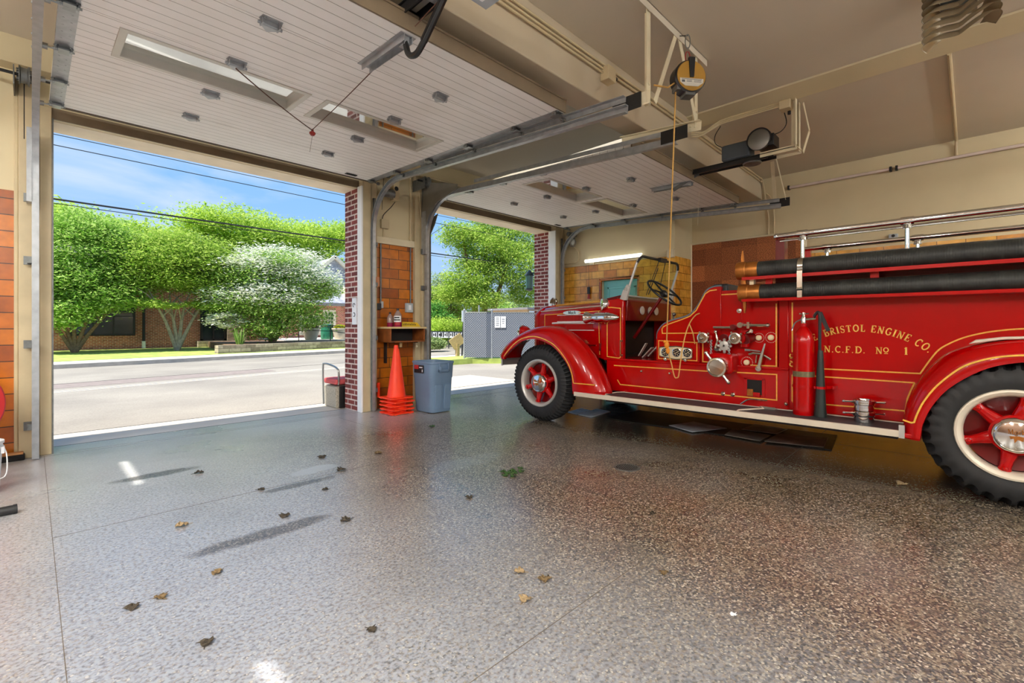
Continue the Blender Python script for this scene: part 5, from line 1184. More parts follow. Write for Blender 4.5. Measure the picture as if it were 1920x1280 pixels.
tag(MB().tube(smooth_poly([(3.98,6.42,3.40),(4.03,6.46,3.30),(3.95,6.50,3.15),(3.85,6.56,3.02),(3.83,6.58,2.93)],5),.006,5).build('cable',M['black_metal']),'black cable drooping from the steel box to the junction box','cable')
tag(MB().box(3.575,3.70,6.425,6.435,1.88,2.02).build('orange_tag',plain('tag_salmon',(196,132,92),.6)),'faded salmon sticker on the pier jamb','sticker')
tag(MB().box(3.66,3.70,6.42,6.45,.20,.42).build('photo_eye',M['cone_orange']),'small orange reflector low beside the pier track','reflector')
# house number plate on the outer brick pier
p = MB().mat(0).box(3.408,3.425,6.60,6.73,1.30,1.70).mat(1)
p.tube([(3.407,6.665+.03*math.cos(a),1.59+.03*math.sin(a)) for a in [rad(x) for x in range(-60,200,20)]],.006,5).tube([(3.407,6.665+.028*math.cos(a),1.45+.028*math.sin(a)) for a in [rad(x) for x in range(60,320,20)]],.006,5)
tag(p.build('number_plate',[M['print_white'],M['label_black']]),'narrow white plate with dark figures on the brick pier','plate')
# outdoor bench end behind the pier
t = thing('bench',(3.75,7.25,0),'outdoor seat with red cushion, tube arm and pebbled concrete leg beyond the brick pier','bench')
plain('aggregate',(176,168,150),.9,var=.45,scale=90,bump=.6,bscale=90); plain('cushion_red',(196,84,84),.7)
MB().prism([(3.315,.0),(3.30,.33),(3.66,.36),(3.66,0)],'XZ',7.06,7.46).build('concrete_leg',M['aggregate'],t,bevel=.01)
MB().box(3.30,4.4,7.05,7.48,.36,.45).build('cushion',M['cushion_red'],t,bevel=.03,seg=3)
MB().tube(smooth_poly([(3.31,7.50,.02),(3.30,7.50,.60),(3.31,7.47,.67),(3.33,7.30,.66),(3.34,7.10,.62),(3.35,7.05,.55),(3.35,7.05,.36)],4),.015,8).build('arm_tube',M['steel'],t)
MB().box(3.36,3.5,7.02,7.06,.0,.34).build('back_leg',M['black_metal'],t)
# corkboard panel
t = thing('cork_board',(9.0,2.95,1.5),'large brown cork panel in a pale frame on the right wall','board')
def cork_mat():
    T_ = NT('cork_panel'); g = T_.pos(); sp = T_.n('SeparateXYZ'); T_.l(g,'Position',sp,'Vector'); cb = T_.n('CombineXYZ'); T_.l(sp,'Y',cb,'X'); T_.l(sp,'Z',cb,'Y')
    br = T_.n('TexBrick'); br.offset = 0; T_.l(cb,'Vector',br,'Vector')
    for q,v_ in (('Scale',1),('Brick Width',.305),('Row Height',.305),('Mortar Size',.001),('Bias',0)): br.inputs[q].default_value = v_
    br.inputs['Color1'].default_value = srgb((186,116,70)); br.inputs['Color2'].default_value = srgb((136,80,48)); br.inputs['Mortar'].default_value = srgb((60,34,20))
    nz = T_.n('TexNoise'); nz.inputs['Scale'].default_value = 75; nz.inputs['Detail'].default_value = 5; T_.l(g,'Position',nz,'Vector')
    r = T_.ramp(nz,'Fac',[(.32,(.25,.2,.2,1)),(.5,(.9,.9,.9,1)),(.68,(1.6,1.5,1.4,1))]); mx = T_.mix((br,'Color'),(r,'Color'),1,'MULTIPLY'); T_.bsdf((mx,2),.9); MATS['cork_panel']=T_.m
cork_mat()
MB().box(9.04,9.075,2.0,3.925,.6,2.855).build('panel',M['cork_panel'],t)
f = MB().cyl((9.03,3.93,.5),(9.03,3.93,2.88),.02,10).cyl((9.03,1.99,.5),(9.03,1.99,2.85),.026,10).cyl((9.03,1.97,2.862),(9.03,3.95,2.875),.018,10); f.build('frame',M['paint_bracket'],t)
# outlet on the right wall
t = thing('outlet_box',(9.07,.84,2.55),'grey twin outlet box on the right wall above the hand rail','outlet box')
MB().box(9.04,9.1,.79,.90,2.545,2.66).build('body',M['grey_plastic'],t,bevel=.006)
MB().lathe([(.022,0),(.022,-.004),(0,-.004)],(9.04,.845,2.63),'X',12).lathe([(.022,0),(.022,-.004),(0,-.004)],(9.04,.845,2.575),'X',12).build('socket',M['black_metal'],t)
tag(MB().tube(smooth_poly([(9.09,.89,2.6),(9.09,1.1,2.60),(9.09,1.35,2.55),(9.09,1.55,2.49)],5),.008,6).build('flex_conduit',M['conduit_paint']),'thin pale cable running along the right wall from the outlet','cable')
def litm():
    T_ = NT('tube_lit'); e_ = T_.n('Emission'); e_.inputs['Color'].default_value=(1,.98,.86,1); e_.inputs['Strength'].default_value=1.6; T_.l(e_,'Emission',T_.out,'Surface'); MATS['tube_lit']=T_.m
litm()
# tube light and pull switch on the pilaster
t = thing('tube_light',(8.29,5.3,2.6),'white tube light on the wall above the turquoise door','light')
MB().box(8.26,8.33,4.55,5.92,2.625,2.665).build('housing',M['paint_bracket'],t,bevel=.006); MB().cyl((8.275,4.58,2.66),(8.275,5.90,2.66),.038,16).build('tube',M['tube_lit'],t); MB().box(8.27,8.33,5.70,5.80,2.57,2.62).build('end_box',M['paint_bracket'],t,bevel=.005)
t = thing('switch_pull',(8.30,5.83,1.9),'small black hanging switch with red tip in front of the yellow tiles','switch')
MB().tube([(8.30,5.83,2.58),(8.30,5.83,2.10)],.004,5).build('cord',M['black_metal'],t); MB().box(8.28,8.32,5.80,5.86,1.96,2.11).build('switch_body',M['label_black'],t,bevel=.005); MB().cyl((8.30,5.83,1.86),(8.30,5.83,1.96),.035,12,.02).build('red_tip',M['red_plastic'],t)
tag(MB().tube(smooth_poly([(8.31,6.50,3.2),(8.31,6.2,2.98),(8.31,6.12,2.9),(8.31,6.10,2.75),(8.31,6.16,2.68),(8.31,6.3,2.66),(8.31,6.5,2.66)],5),.012,6).build('conduit',M['conduit_paint']),'curved painted conduit in the corner beside the second bay','conduit')
tag(MB().box(8.31,8.335,3.95,6.55,2.575,2.61).build('conduit',M['conduit_paint'],bevel=.004),'flat painted raceway along the top of the yellow tiles','conduit')
tag(MB().box(8.27,8.34,3.93,4.06,2.55,2.70).build('junction_box',M['paint_bracket'],bevel=.006),'cream junction box at the corner beside the windscreen','electrical box')
t = thing('wire_cage_lamp',(8.2,6.25,3.2),'small caged lamp in the upper corner of the second bay','lamp')
MB().lathe([(.0,.0),(.03,-.01),(.05,-.05),(.05,-.10),(.03,-.14),(0,-.15)],(8.22,6.2,3.18),'Z',14).build('bulb',M['lens'],t)
cg = MB()
for k in range(6): a=PI*k/6; cg.tube([(8.22+.075*math.cos(a)*math.sin(b),6.2+.075*math.sin(a)*math.sin(b),3.09+.095*math.cos(b)) for b in [2*PI*i/16 for i in range(16)]],.003,4,closed=True)
cg.build('cage',M['steel'],t); MB().cyl((8.22,6.2,3.17),(8.22,6.2,3.30),.055,14).cyl((8.12,6.25,3.27),(8.32,6.2,3.27),.05,12).build('socket',M['galv_dark'],t)
# floor drain
t = thing('floor_drain',(3.755,2.225,0),'round metal floor drain grate in the terrazzo','drain')
MB().lathe([(.118,.0),(.118,.004),(.095,.005),(.095,.001),(0,.001)],(3.755,2.225,0),'Z',36).build('ring',M['galv_dark'],t)
g = MB()
for k in range(-5,6):
    y = k*.016; w_ = math.sqrt(max(.0,.094**2-y*y)); g.bar((3.755-w_*.7-y*.7,2.225-w_*.7+y*.7,.004),(3.755+w_*.7-y*.7,2.225+w_*.7+y*.7,.004),.006,.004)
g.build('grate',M['galv_dark'],t); MB().lathe([(.094,.0015),(0,.0015)],(3.755,2.225,0),'Z',30).build('pit',M['dark_hole'],t)
# oil pads and mat under the engine
tag(MB().prism([(5.60,3.64),(6.42,3.60),(6.55,1.12),(5.73,1.03),(5.55,3.3)],'XY',.001,.010).build('drip_mat',M['mat_black']),'long black rubber drip mat on the floor under the engine','mat')
def pad(poly,z,label,m,n='oil_pad'):
    tag(MB().prism(poly,'XY',z,z+.008).build(n,M[m],bevel=.002),label,'pad','absorbent pads under the engine')
pad([(5.50,2.38),(6.0,2.16),(6.10,2.62),(5.66,2.75)],.012,'pale grey oil pad at the middle edge of the black mat','pad_grey')
pad([(5.62,2.05),(6.0,2.10),(5.98,1.66),(5.58,1.66)],.012,'dark stained oil pad next to the pale grey pad','pad_dark')
pad([(5.60,1.62),(6.12,1.62),(6.30,1.16),(5.75,1.10)],.013,'dark grey oil pad at the near end of the mat','pad_dark')
pad([(6.02,2.0),(6.45,1.98),(6.42,1.60),(6.04,1.62)],.022,'overlapping dark oil pad at the far edge of the mat','pad_dark')
pad([(5.46,3.79),(6.02,3.84),(6.09,4.12),(5.50,4.05)],.002,'pale blue grey pad just behind the front wheel','pad_grey'); pad([(5.50,4.07),(5.9,4.11),(5.95,4.32),(5.55,4.28)],.002,'farther pale pad mostly hidden behind the front wheel','pad_grey')
# left edge of the view
t = thing('bucket',(-.30,5.36,0),'white plastic bucket with wire handle at the left edge','bucket')
MB().lathe([(0,0),(.128,0),(.131,.01),(.146,.33),(.153,.33),(.153,.355),(.147,.357),(.148,.375),(.157,.376),(.157,.395),(.147,.395),(.125,.03),(0,.02)],(-.30,5.36,0),'Z',32).build('pail',M['bucket_white'],t)
MB().box(-.16,-.142,5.30,5.36,.30,.35).tube(smooth_poly([(-.145,5.33,.34),(-.13,5.30,.28),(-.13,5.28,.16),(-.16,5.26,.12),(-.24,5.21,.14),(-.32,5.20,.18)],5),.004,5).build('handle',M['bucket_white'],t)
MB().lathe([(.1395,.12),(.1445,.22)],(-.30,5.36,0),'Z',24,rad(-160),rad(-60)).build('label_patch',M['yellow_card'],t)
t = thing('hose_reel',(-.52,5.95,.35),'red round reel standing behind the white bucket','reel')
MB().lathe([(.0,-.14),(.34,-.14),(.35,-.13),(.34,-.12),(.16,-.11),(.16,.11),(.34,.12),(.35,.13),(.34,.14),(0,.14)],(-.52,5.95,.62),(.25,-1,0),48).build('drum',M['red_paint_dull'],t)
MB().lathe([(.165,-.10),(.26,-.09),(.26,.09),(.165,.10)],(-.52,5.95,.62),(.25,-1,0),40).build('wound_hose',M['rubber'],t)
MB().bar((-.80,5.82,.0),(-.60,5.80,.62),.04,.04).bar((-.36,6.08,.0),(-.50,6.1,.62),.04,.04).bar((-.80,5.82,.015),(-.36,6.08,.015),.04,.03).cyl((-.56,5.78,.62),(-.48,6.12,.62),.025,10).build('stand',M['red_paint_dull'],t)
t = thing('push_broom',(-.11,6.52,0),'black bristle push broom lying against the orange tiles','broom')
MB().box(-.32,-.04,6.44,6.53,.0,.055).build('bristles',M['bristle'],t,bevel=.01); MB().box(-.32,-.05,6.45,6.52,.055,.075).build('head',M['wood_handle'],t,bevel=.005); MB().cyl((-.18,6.48,.07),(-.46,6.56,.62),.013,8).build('handle',M['wood_handle'],t)
t = thing('stand_foot',(-.3,4.65,0),'black tube foot of a stand lying on the floor at the left edge','stand')
MB().tube([(-.60,4.62,.032),(-.075,4.655,.03)],.030,12).build('tube',M['label_black'],t); MB().cyl((-.085,4.654,.03),(-.066,4.656,.03),.032,12).build('end_cap',M['rubber'],t); MB().cyl((-.5,4.63,.05),(-.5,4.63,.5),.02,10).build('post',M['label_black'],t)
# dry leaves on the floor
def leaf(x,y,s,label,m='leaf_dry',k=0,n='dry_leaf'):
    r_ = random.Random(int(x*991+y*77)); a0 = r_.uniform(0,6.28); mb = MB(); rows=[]
    for i in range(9):
        t_ = i/8; w = math.sin(PI*min(1,t_*.96+.04))**.7*.5*(1+.35*math.sin(i*2.4+a0)); 
        lift = .16*math.sin(PI*t_)*(r_.uniform(.4,1.2))+.05*math.sin(i*1.7)
        rows.append([V((t_-.5),w*q*(.8+.4*r_.random()),max(.02,lift+abs(q)**1.5*r_.uniform(.10,.5))) for q in (-1,-.5,0,.5,1)])
    ca,sa_ = math.cos(a0),math.sin(a0)
    mb.loft([[ (x+(p.x*ca-p.y*sa_)*s, y+(p.x*sa_+p.y*ca)*s, .001+p.z*s*.55) for p in r] for r in rows])
    st = V(.5,0,.05); mb.tube([(x+(.48*ca)*s,y+(.48*sa_)*s,.004+.02*s),(x+(.85*ca-.1*sa_)*s,y+(.85*sa_+.1*ca)*s,.004)],.0016,4)
    o = mb.build(n,M[m],origin=(x,y,0)); sm = o.modifiers.new('thick','SOLIDIFY'); sm.thickness = .0012
    return tag(o,label,'leaf','dry leaves on the floor')
for x,y,s,l,m in ((.319,2.708,.055,'dark curled leaf near the left seam, left one of a pair','leaf_dark'),(.426,2.718,.05,'curled brown leaf just right of the dark curled leaf','leaf_dry'),
 (.672,3.597,.07,'brown and tan leaf alone in front of the wide bay','leaf_pale'),(1.187,3.286,.065,'dark leaf beside the long grey floor stain','leaf_dark'),(1.439,2.93,.065,'crumpled dark leaf right of the long grey stain','leaf_dark'),
 (.492,2.194,.05,'flat dark leaf closest to the lower left corner','leaf_dark'),(.671,2.782,.05,'small tan leaf lying on the floor seam','leaf_dry'),(.994,1.795,.042,'small dark crumb of leaf at the lower centre floor','leaf_dark'),
 (1.764,1.671,.055,'pale curled leaf, upper of the three near the floor seam crossing','leaf_pale'),(1.798,1.534,.06,'tan leaf lying right of the pale curled leaf','leaf_dry'),(1.604,1.482,.055,'tan curled leaf, lowest of the three by the seam','leaf_pale'),
 (4.895,.406,.075,'pale leaf on the dark floor by the rear wheel','leaf_pale'),(1.017,4.786,.07,'thin dark leaf in front of the wide bay threshold','leaf_dark'),(1.967,4.501,.07,'dark leaf fragment on the pale floor towards the pier','leaf_dark'),
 (1.914,3.977,.08,'thin curled leaf next to the pale floor patch','leaf_dark'),(2.429,4.248,.07,'brown leaf on the floor in front of the cones','leaf_dry'),(2.274,2.666,.055,'dark leaf at the middle of the floor','leaf_dark'),
 (2.276,1.133,.04,'small brown crumb of leaf on the speckled floor','leaf_dry'),(2.161,.751,.028,'white chip lying on the speckled floor','print_white'),(1.60,3.6,.045,'small dark leaf left of the drain lane','leaf_dark'),(2.95,1.55,.04,'little dark leaf on the brown terrazzo','leaf_dark'),(1.25,3.95,.05,'small dark leaf just above the long stain','leaf_dark')):
    leaf(x,y,s,l,m)
t = thing('leaf_sprig',(2.91,2.85,0),'green leaf sprig lying in the middle of the floor','sprig')
for k in range(9):
    a = k*2.4; r_ = .02+.012*k; o = leaf(2.91+r_*math.cos(a)*1.3,2.85+r_*math.sin(a)*.8,.055,None,'leaf_green',n='leaf'); o.parent = t; o.location = o.location-t.location
    for q in ('group','category'):
        if q in o: del o[q]
o = leaf(3.55,4.89,.07,'small green leaf lying before the trash can','leaf_green',n='green_leaf'); del o['group']
# ------------------------------------------------------------------ the street
CAMH = 1.27; YAW = rad(45.64); FX,FY = math.sin(YAW),math.cos(YAW)
def at(px,py,Y):            # where the line of sight through a picture point meets the plane y=Y
    l = (px-960)/882; v = (612-py)/882; d = (FX+l*FY, FY-l*FX, v); t = Y/d[1]; return Vector((d[0]*t, Y, CAMH+v*t))
def roadmat():
    t = NT('asphalt'); mp = t.coord(); n1 = t.n('TexNoise'); n1.inputs['Scale'].default_value = .5; n1.inputs['Detail'].default_value = 6; t.l(mp,'Vector',n1,'Vector')
    n2 = t.n('TexNoise'); n2.inputs['Scale'].default_value = 45; n2.inputs['Detail'].default_value = 4; t.l(mp,'Vector',n2,'Vector')
    r = t.ramp(n1,'Fac',[(.3,srgb((146,138,127))),(.7,srgb((172,163,149)))]); q = t.ramp(n2,'Fac',[(.3,(.86,.86,.86,1)),(.7,(1.1,1.1,1.1,1))])
    m = t.mix((r,'Color'),(q,'Color'),1,'MULTIPLY'); b = t.bsdf((m,2),.9); t.bump(b,n2,'Fac',.3,.01); MATS['asphalt']=t.m
roadmat()
plain('grass',(168,184,92),.9,var=.3,scale=3,bump=.6,bscale=80); plain('sidewalk',(226,216,200),.9,var=.06); plain('curb',(190,182,170),.9,var=.1)
plain('mulch',(150,118,96),.95,var=.35,scale=14,bump=.6,bscale=40); plain('patch',(150,136,128),.9,var=.12)
masonry('brick_house','#c86e58','#b05e4e','#dcc0ac',.21,.075,.010,.85,tint='#b08a78',bump=.4)
masonry('stone_wall','#c2b29a','#a3937c','#857866',.55,.16,.012,.9,tint='#8d8476',bump=.6)
masonry('slate','#b9bbc4','#9da0ab','#7d808a',.35,.22,.006,.8,bump=.3)
plain('window_dark',(44,54,60),.12,spec=.7); plain('frame_dark',(38,40,42),.5); plain('stone_pale',(228,218,196),.8,var=.08); plain('roof_grey',(132,128,128),.8,var=.1)
plain('bark',(134,108,84),.9,var=.3,scale=12,bump=.5,bscale=30); plain('bark_grey',(150,140,124),.9,var=.25,scale=10,bump=.5,bscale=30)
plain('planter_stone',(214,202,182),.8,var=.06); plain('bin_green',(40,120,92),.45); plain('metal_dark',(48,54,56),.5)
S(MB().box(-60,120,7.70,100,-.6,-.03),'ground',M['asphalt'])
S(MB().box(-8,3.6,6.92,7.72,-.25,-.006).box(3.6,30,6.92,7.72,-.25,-.006).box(4.6,8.2,7.70,9.6,-.2,-.022),'apron',M['concrete_out'])
j = MB().box(-4,9,6.955,6.965,-.01,-.0045).box(-4,9,7.71,7.73,-.03,-.004)
S(j,'apron_joint',M['dark_hole'])
def strip(name,m,y0,y1,z0,z1,xa=-40,xb=70,k=.185): return S(MB().prism([(xa,y0+k*xa),(xb,y0+k*xb),(xb,y1+k*xb),(xa,y1+k*xa)],'XY',z0,z1),name,M[m])
strip('curb_1','curb',19.95,20.15,-.1,.10); strip('sidewalk','sidewalk',20.15,21.7,-.1,.095); strip('lawn','grass',21.7,90,-.1,.11)
strip('road_patch','patch',13.6,14.6,-.05,-.026,-20,5); strip('road_line','concrete_out',13.0,13.14,-.05,-.026); strip('road_line','concrete_out',12.75,12.87,-.05,-.026)
strip('road_seam','dark_hole',14.62,14.66,-.05,-.0255,-20,22)
# ---- leaves
def leafmat(name, cols, trans=.45):
    t = NT(name); g = t.n('NewGeometry'); r = t.ramp(g,'Random Per Island',[(i/(len(cols)-1),srgb(c)) for i,c in enumerate(cols)])
    d = t.n('BsdfDiffuse'); tr = t.n('BsdfTranslucent'); t.l(r,'Color',d,'Color'); t.l(r,'Color',tr,'Color'); mx = t.n('MixShader'); mx.inputs['Fac'].default_value = trans
    t.l(d,'BSDF',mx,1); t.l(tr,'BSDF',mx,2); t.l(mx,'Shader',t.out,'Surface'); MATS[name]=t.m
leafmat('lf_lime',[(150,186,62),(186,214,88),(210,228,120),(168,200,76)]); leafmat('lf_mid',[(122,162,56),(164,194,80),(204,220,118),(142,180,66)]); leafmat('lf_fresh',[(112,160,56),(156,196,86),(206,226,140),(132,178,66)])
leafmat('lf_deep',[(64,124,50),(96,156,70),(140,190,100),(78,138,58)]); leafmat('lf_white',[(244,244,232),(232,236,214),(250,250,244)],.2); leafmat('lf_pale',[(150,170,110),(176,190,130),(130,158,92)])
leafmat('lf_grass',[(120,170,70),(160,196,100),(190,200,140)])
def foliage(name, mat, par, blobs, n, size, clump=.42, flat=.42, per=80, shell=.5, origin=None, droop=0):
    # leaves gathered in small sprays through every (centre, radii) blob
    vols = np.array([b[1][0]*b[1][1]*b[1][2] for b in blobs])**.66; pr = vols/vols.sum(); n = int(n*4); nc = max(1,n//per)
    bi = rng.choice(len(blobs),nc,p=pr); C = np.array([b[0] for b in blobs])[bi]; R = np.array([b[1] for b in blobs])[bi]
    d = rng.normal(size=(nc,3)); d /= np.linalg.norm(d,axis=1)[:,None]; rr = (shell+(1-shell)*rng.random(nc))[:,None]
    cen = C+d*R*rr; cen = np.repeat(cen,per,0); N = len(cen)
    cl = np.repeat(clump*np.minimum(1,R.mean(1)/1.2),per)[:,None]
    p = cen+rng.normal(size=(N,3))*cl*np.array([1,1,.34]); p[:,2] -= droop*np.abs(rng.normal(size=N))
    p[:,2] = np.maximum(p[:,2],.15)
    nz = rng.normal(size=(N,3))*flat; nz[:,2] += 1; nz /= np.linalg.norm(nz,axis=1)[:,None]
    a = rng.normal(size=(N,3)); u = np.cross(nz,a); u /= np.linalg.norm(u,axis=1)[:,None]; v = np.cross(nz,u)
    s = (size*.46*(.6+.8*rng.random(N)))[:,None]
    q = np.stack([p-u*s, p-v*s*.42-nz*s*.12, p+u*s, p+v*s*.42-nz*s*.12],1).reshape(-1,3)
    o = ORIG[par.name] if par is not None else Vector(origin)
    q -= np.array(o); me = bpy.data.meshes.new(name); me.vertices.add(len(q)); me.vertices.foreach_set('co',q.astype(np.float32).ravel())
    me.loops.add(len(q)); me.loops.foreach_set('vertex_index',np.arange(len(q),dtype=np.int32)); me.polygons.add(N); me.polygons.foreach_set('loop_start',np.arange(0,4*N,4,dtype=np.int32))
    me.update(calc_edges=True); me.validate(); me.materials.append(M[mat]); ob = bpy.data.objects.new(name,me); COL.objects.link(ob)
    if par is not None: ob.parent = par
    else: ob.location = o
    ORIG[ob.name] = o; return ob
def trunk(par, base, stems, r0, mat='bark', name='trunk'):
    m = MB(); b = Vector(base)
    for top,side in stems:
        t = Vector(top); k = [b+(t-b)*f+Vector((math.sin(f*5+side)*.12,math.cos(f*4+side)*.1,0))*f for f in (0,.25,.5,.75,1)]
        m.tube(k,[r0,r0*.8,r0*.62,r0*.42,r0*.18],7)
        for q in range(3):
            s = k[2+q//2].lerp(k[3],.3*q); e = s+Vector((math.sin(side*3+q*2.1)*.9,math.cos(side*2+q*1.7)*.7,.7)); m.tube([s,s.lerp(e,.5)+Vector((0,0,.1)),e],[r0*.38,r0*.25,r0*.1],6)
    return m.build(name,M[mat],par)
def tree(name,label,base,blobs,n,size,mat,stems=None,r0=.12,group=None,cat='tree',bark='bark',**k):
    t = thing(name,base,label,cat,group)
    if stems is None: stems = [((base[0]+(b[0][0]-base[0])*.9,base[1]+(b[0][1]-base[1])*.9,b[0][2]+b[1][2]*.3),i*1.3) for i,b in enumerate(blobs[:4])]
    trunk(t,base,stems,r0,bark); foliage('foliage',mat,t,blobs,n,size,**k); return t
def B(px,py,Y,rx,ry,rz): return (at(px,py,Y),(rx,ry,rz))
# ---- brick building across the road
t = thing('brick_building',(1,34,.1),'long low red brick building behind the lawn across the road','building')
MB().box(-14,8.0,31.5,40,.0,4.0).build('wall',M['brick_house'],t)
MB().prism([(30.9,3.95),(40.6,3.95),(40.6,4.3),(35.7,5.8),(30.9,4.25)],'YZ',-14.5,8.3).build('roof',M['roof_grey'],t)
for (xa,xb,za,zb,nm) in ((-2.2,-.4,.85,3.1,2),(1.4,3.75,.88,3.2,3),(-8,-5,.85,3.1,3)):
    f = MB(); f.box(xa-.08,xb+.08,31.42,31.52,za-.08,za).box(xa-.08,xb+.08,31.42,31.52,zb,zb+.08).box(xa-.08,xa,31.42,31.52,za,zb).box(xb,xb+.08,31.42,31.52,za,zb)
    for i in range(1,nm): x = xa+(xb-xa)*i/nm; f.box(x-.03,x+.03,31.44,31.5,za,zb)
    f.box(xa,xb,31.44,31.5,za+.9,za+.96); f = f.build('window',M['frame_dark'],t); MB().box(xa,xb,31.47,31.49,za,zb).build('pane',M['window_dark'],f)
MB().box(4.13,4.23,31.35,31.5,.5,3.9).build('downspout',M['frame_dark'],t); MB().box(4.11,4.25,31.33,31.5,.12,.5).build('pipe_base',M['print_white'],t)
d = MB(); d.box(6.75,6.85,31.3,31.5,.45,3.0).box(7.90,8.00,31.3,31.5,.45,3.0).box(6.75,8.00,31.3,31.5,1.62,1.74).box(6.75,8.00,31.3,31.5,2.9,3.0).box(7.33,7.41,31.3,31.5,.45,1.7).box(6.75,8.00,31.3,31.5,.45,.55)
d = d.build('entrance_frame',M['frame_dark'],t); MB().box(6.85,7.90,31.42,31.46,.55,2.9).build('pane',M['window_dark'],d)
MB().box(6.55,8.45,31.0,31.4,.05,.45).box(8.03,9.05,31.1,32.5,.05,1.9).build('stone_base',M['stone_wall'],t)
MB().box(8.0,9.8,31.5,38,0,4.0).build('side_wall',M['brick_house'],t)
# ---- second building with slate roof
t = thing('slate_roof_building',(17,38,.1),'red brick hall with grey slate roof and stone window trim beside the dogwood','building')
Yb = 35.5
MB().box(11.5,17.5,Yb,44,0,3.1).box(17.5,30,Yb+.6,44,0,3.3).build('wall',M['brick_house'],t)
MB().prism([(Yb-.5,2.95),(Yb-.5,3.1),(40,6.6),(44.5,3.1),(44.5,2.95)],'YZ',11.2,17.6).build('roof',M['slate'],t)
MB().prism([(13.4,3.6),(17.3,6.9),(21.2,3.6)],'XZ',37.2,44).build('gable_roof',M['slate'],t)
gp = MB()
for a,b in (((13.4,3.6),(17.3,6.95)),((17.3,6.95),(21.2,3.6))): gp.bar((a[0],37.1,a[1]),(b[0],37.1,b[1]),.25,.25)
gp.build('gable_coping',M['stone_pale'],t); MB().box(11.2,17.7,Yb-.6,Yb-.48,2.85,3.05).build('gutter',M['roof_grey'],t)
MB().box(17.4,17.9,Yb-.15,Yb+.7,.0,4.4).build('stone_corner',M['stone_pale'],t)
for (px,py,w,h) in ((617,600,.62,1.15),(590,612,.62,1.0),(573,612,.62,1.0)):
    c = at(px,py,Yb); c.z = max(c.z,1.35); f = MB().box(c.x-w*.5-.2,c.x+w*.5+.2,Yb-.06,Yb+.02,c.z-h*.5-.22,c.z-h*.5).box(c.x-w*.5-.2,c.x+w*.5+.2,Yb-.06,Yb+.02,c.z+h*.5,c.z+h*.5+.22).box(c.x-w*.5-.2,c.x-w*.5,Yb-.06,Yb+.02,c.z-h*.5,c.z+h*.5).box(c.x+w*.5,c.x+w*.5+.2,Yb-.06,Yb+.02,c.z-h*.5,c.z+h*.5)
    for i in (1,2): f.box(c.x-w*.5+w*i/3-.03,c.x-w*.5+w*i/3+.03,Yb-.03,Yb,c.z-h*.5,c.z+h*.5)
    for i in (1,2,3): f.box(c.x-w*.5,c.x+w*.5,Yb-.03,Yb,c.z-h*.5+h*i/4-.02,c.z-h*.5+h*i/4+.02)
    f = f.build('window',M['stone_pale'],t); MB().box(c.x-w*.5,c.x+w*.5,Yb-.012,Yb-.005,c.z-h*.5,c.z+h*.5).build('pane',M['window_dark'],f)
# ---- raised bed with stone edging, steps
S(MB().prism([(6.6,23.4),(10,24.4),(13.2,25.2),(13.6,26.2),(13.4,30),(9.2,31),(7.0,30.8),(6.4,25)],'XY',.0,.42),'mulch_bed',M['mulch'])
S(MB().loft([[(x,y,0),(x,y,.46),(x-.05,y+.35,.46),(x-.05,y+.35,0)] for x,y in ((5.6,23.05),(6.6,23.2),(10,24.2),(13.3,25.0))],closed=True,caps=True),'stone_edging',M['stone_wall'])
for k in range(3): S(MB().box(13.6,17,25.4+.5*k,31,.0,.13+.13*k),'step',M['concrete_out'])
S(MB().box(10.5,24,28.8,35.5,.0,.45),'forecourt',M['sidewalk'])
# ---- trees across the road
left = at(140,655,28.5); left.z = .1
tree('maple_shrub','bushy multi-stemmed green tree at the left before the brick building',tuple(left),[B(150,470,28.5,2.2,1.6,1.5),B(240,480,28.5,1.8,1.5,1.3),B(120,520,28,1.6,1.4,1.2),B(200,540,28,2.2,1.5,1.0),B(125,585,27.5,1.2,1.2,.7),B(190,568,27.8,1.2,1.0,.35),B(270,505,28.3,1.6,1.3,.9),B(160,430,29,1.5,1.3,1.0),B(60,520,28.5,2.0,1.5,2.0)],14000,.17,'lf_fresh',stems=[((left.x+dx,left.y+dy,3.0),i) for i,(dx,dy) in enumerate(((-1.6,0),(-.8,.3),(0,.2),(.9,.1),(1.7,-.1)))],r0=.10,flat=.45)
mid = at(332,650,27.5); mid.z = .1
tree('spreading_tree','open spreading green tree before the brick wall with twisted grey stems',tuple(mid),[B(330,480,27.5,2.2,1.6,1.2),B(390,500,27.5,1.7,1.4,1.0),B(300,510,27.5,1.4,1.3,.7),B(385,535,27.2,1.6,1.3,.5),B(308,570,27,.9,.8,.14),B(400,572,27.2,1.0,.9,.2),B(345,525,27.5,1.4,1.2,.5)],9500,.16,'lf_mid',stems=[((mid.x+dx,mid.y+dy,3.0),i) for i,(dx,dy) in enumerate(((-1.0,0),(-.2,.3),(.5,.2),(1.3,0)))],r0=.11,bark='bark_grey',flat=.4)
dg = at(510,641,27.2); dg.z = .42
bl = [B(520,500,27.2,1.9,1.6,.9),B(460,520,27,1.6,1.4,.9),B(560,535,27,1.9,1.5,1.0),B(600,545,27,1.0,1.1,.7),B(500,570,26.6,2.0,1.5,.9),B(560,590,26.6,1.7,1.4,.7),B(440,570,26.8,1.3,1.2,.8),B(500,615,26.4,1.6,1.3,.5),B(420,530,27,1.1,1.1,.8)]
dt = tree('dogwood','flowering dogwood tree covered with white blossom in the mulch bed',tuple(dg),bl,13500,.16,'lf_fresh',r0=.17,flat=.45)
foliage('blossom','lf_white',dt,[(c+V(0,-.25,r[2]*.5),(r[0],r[1],r[2]*.62)) for c,r in bl[:5]+bl[6:7]]+[B(425,600,26.2,.7,.6,.4),B(455,500,26.6,.9,.8,.45)],5200,.19,flat=.22,clump=.40,per=30,shell=.86)
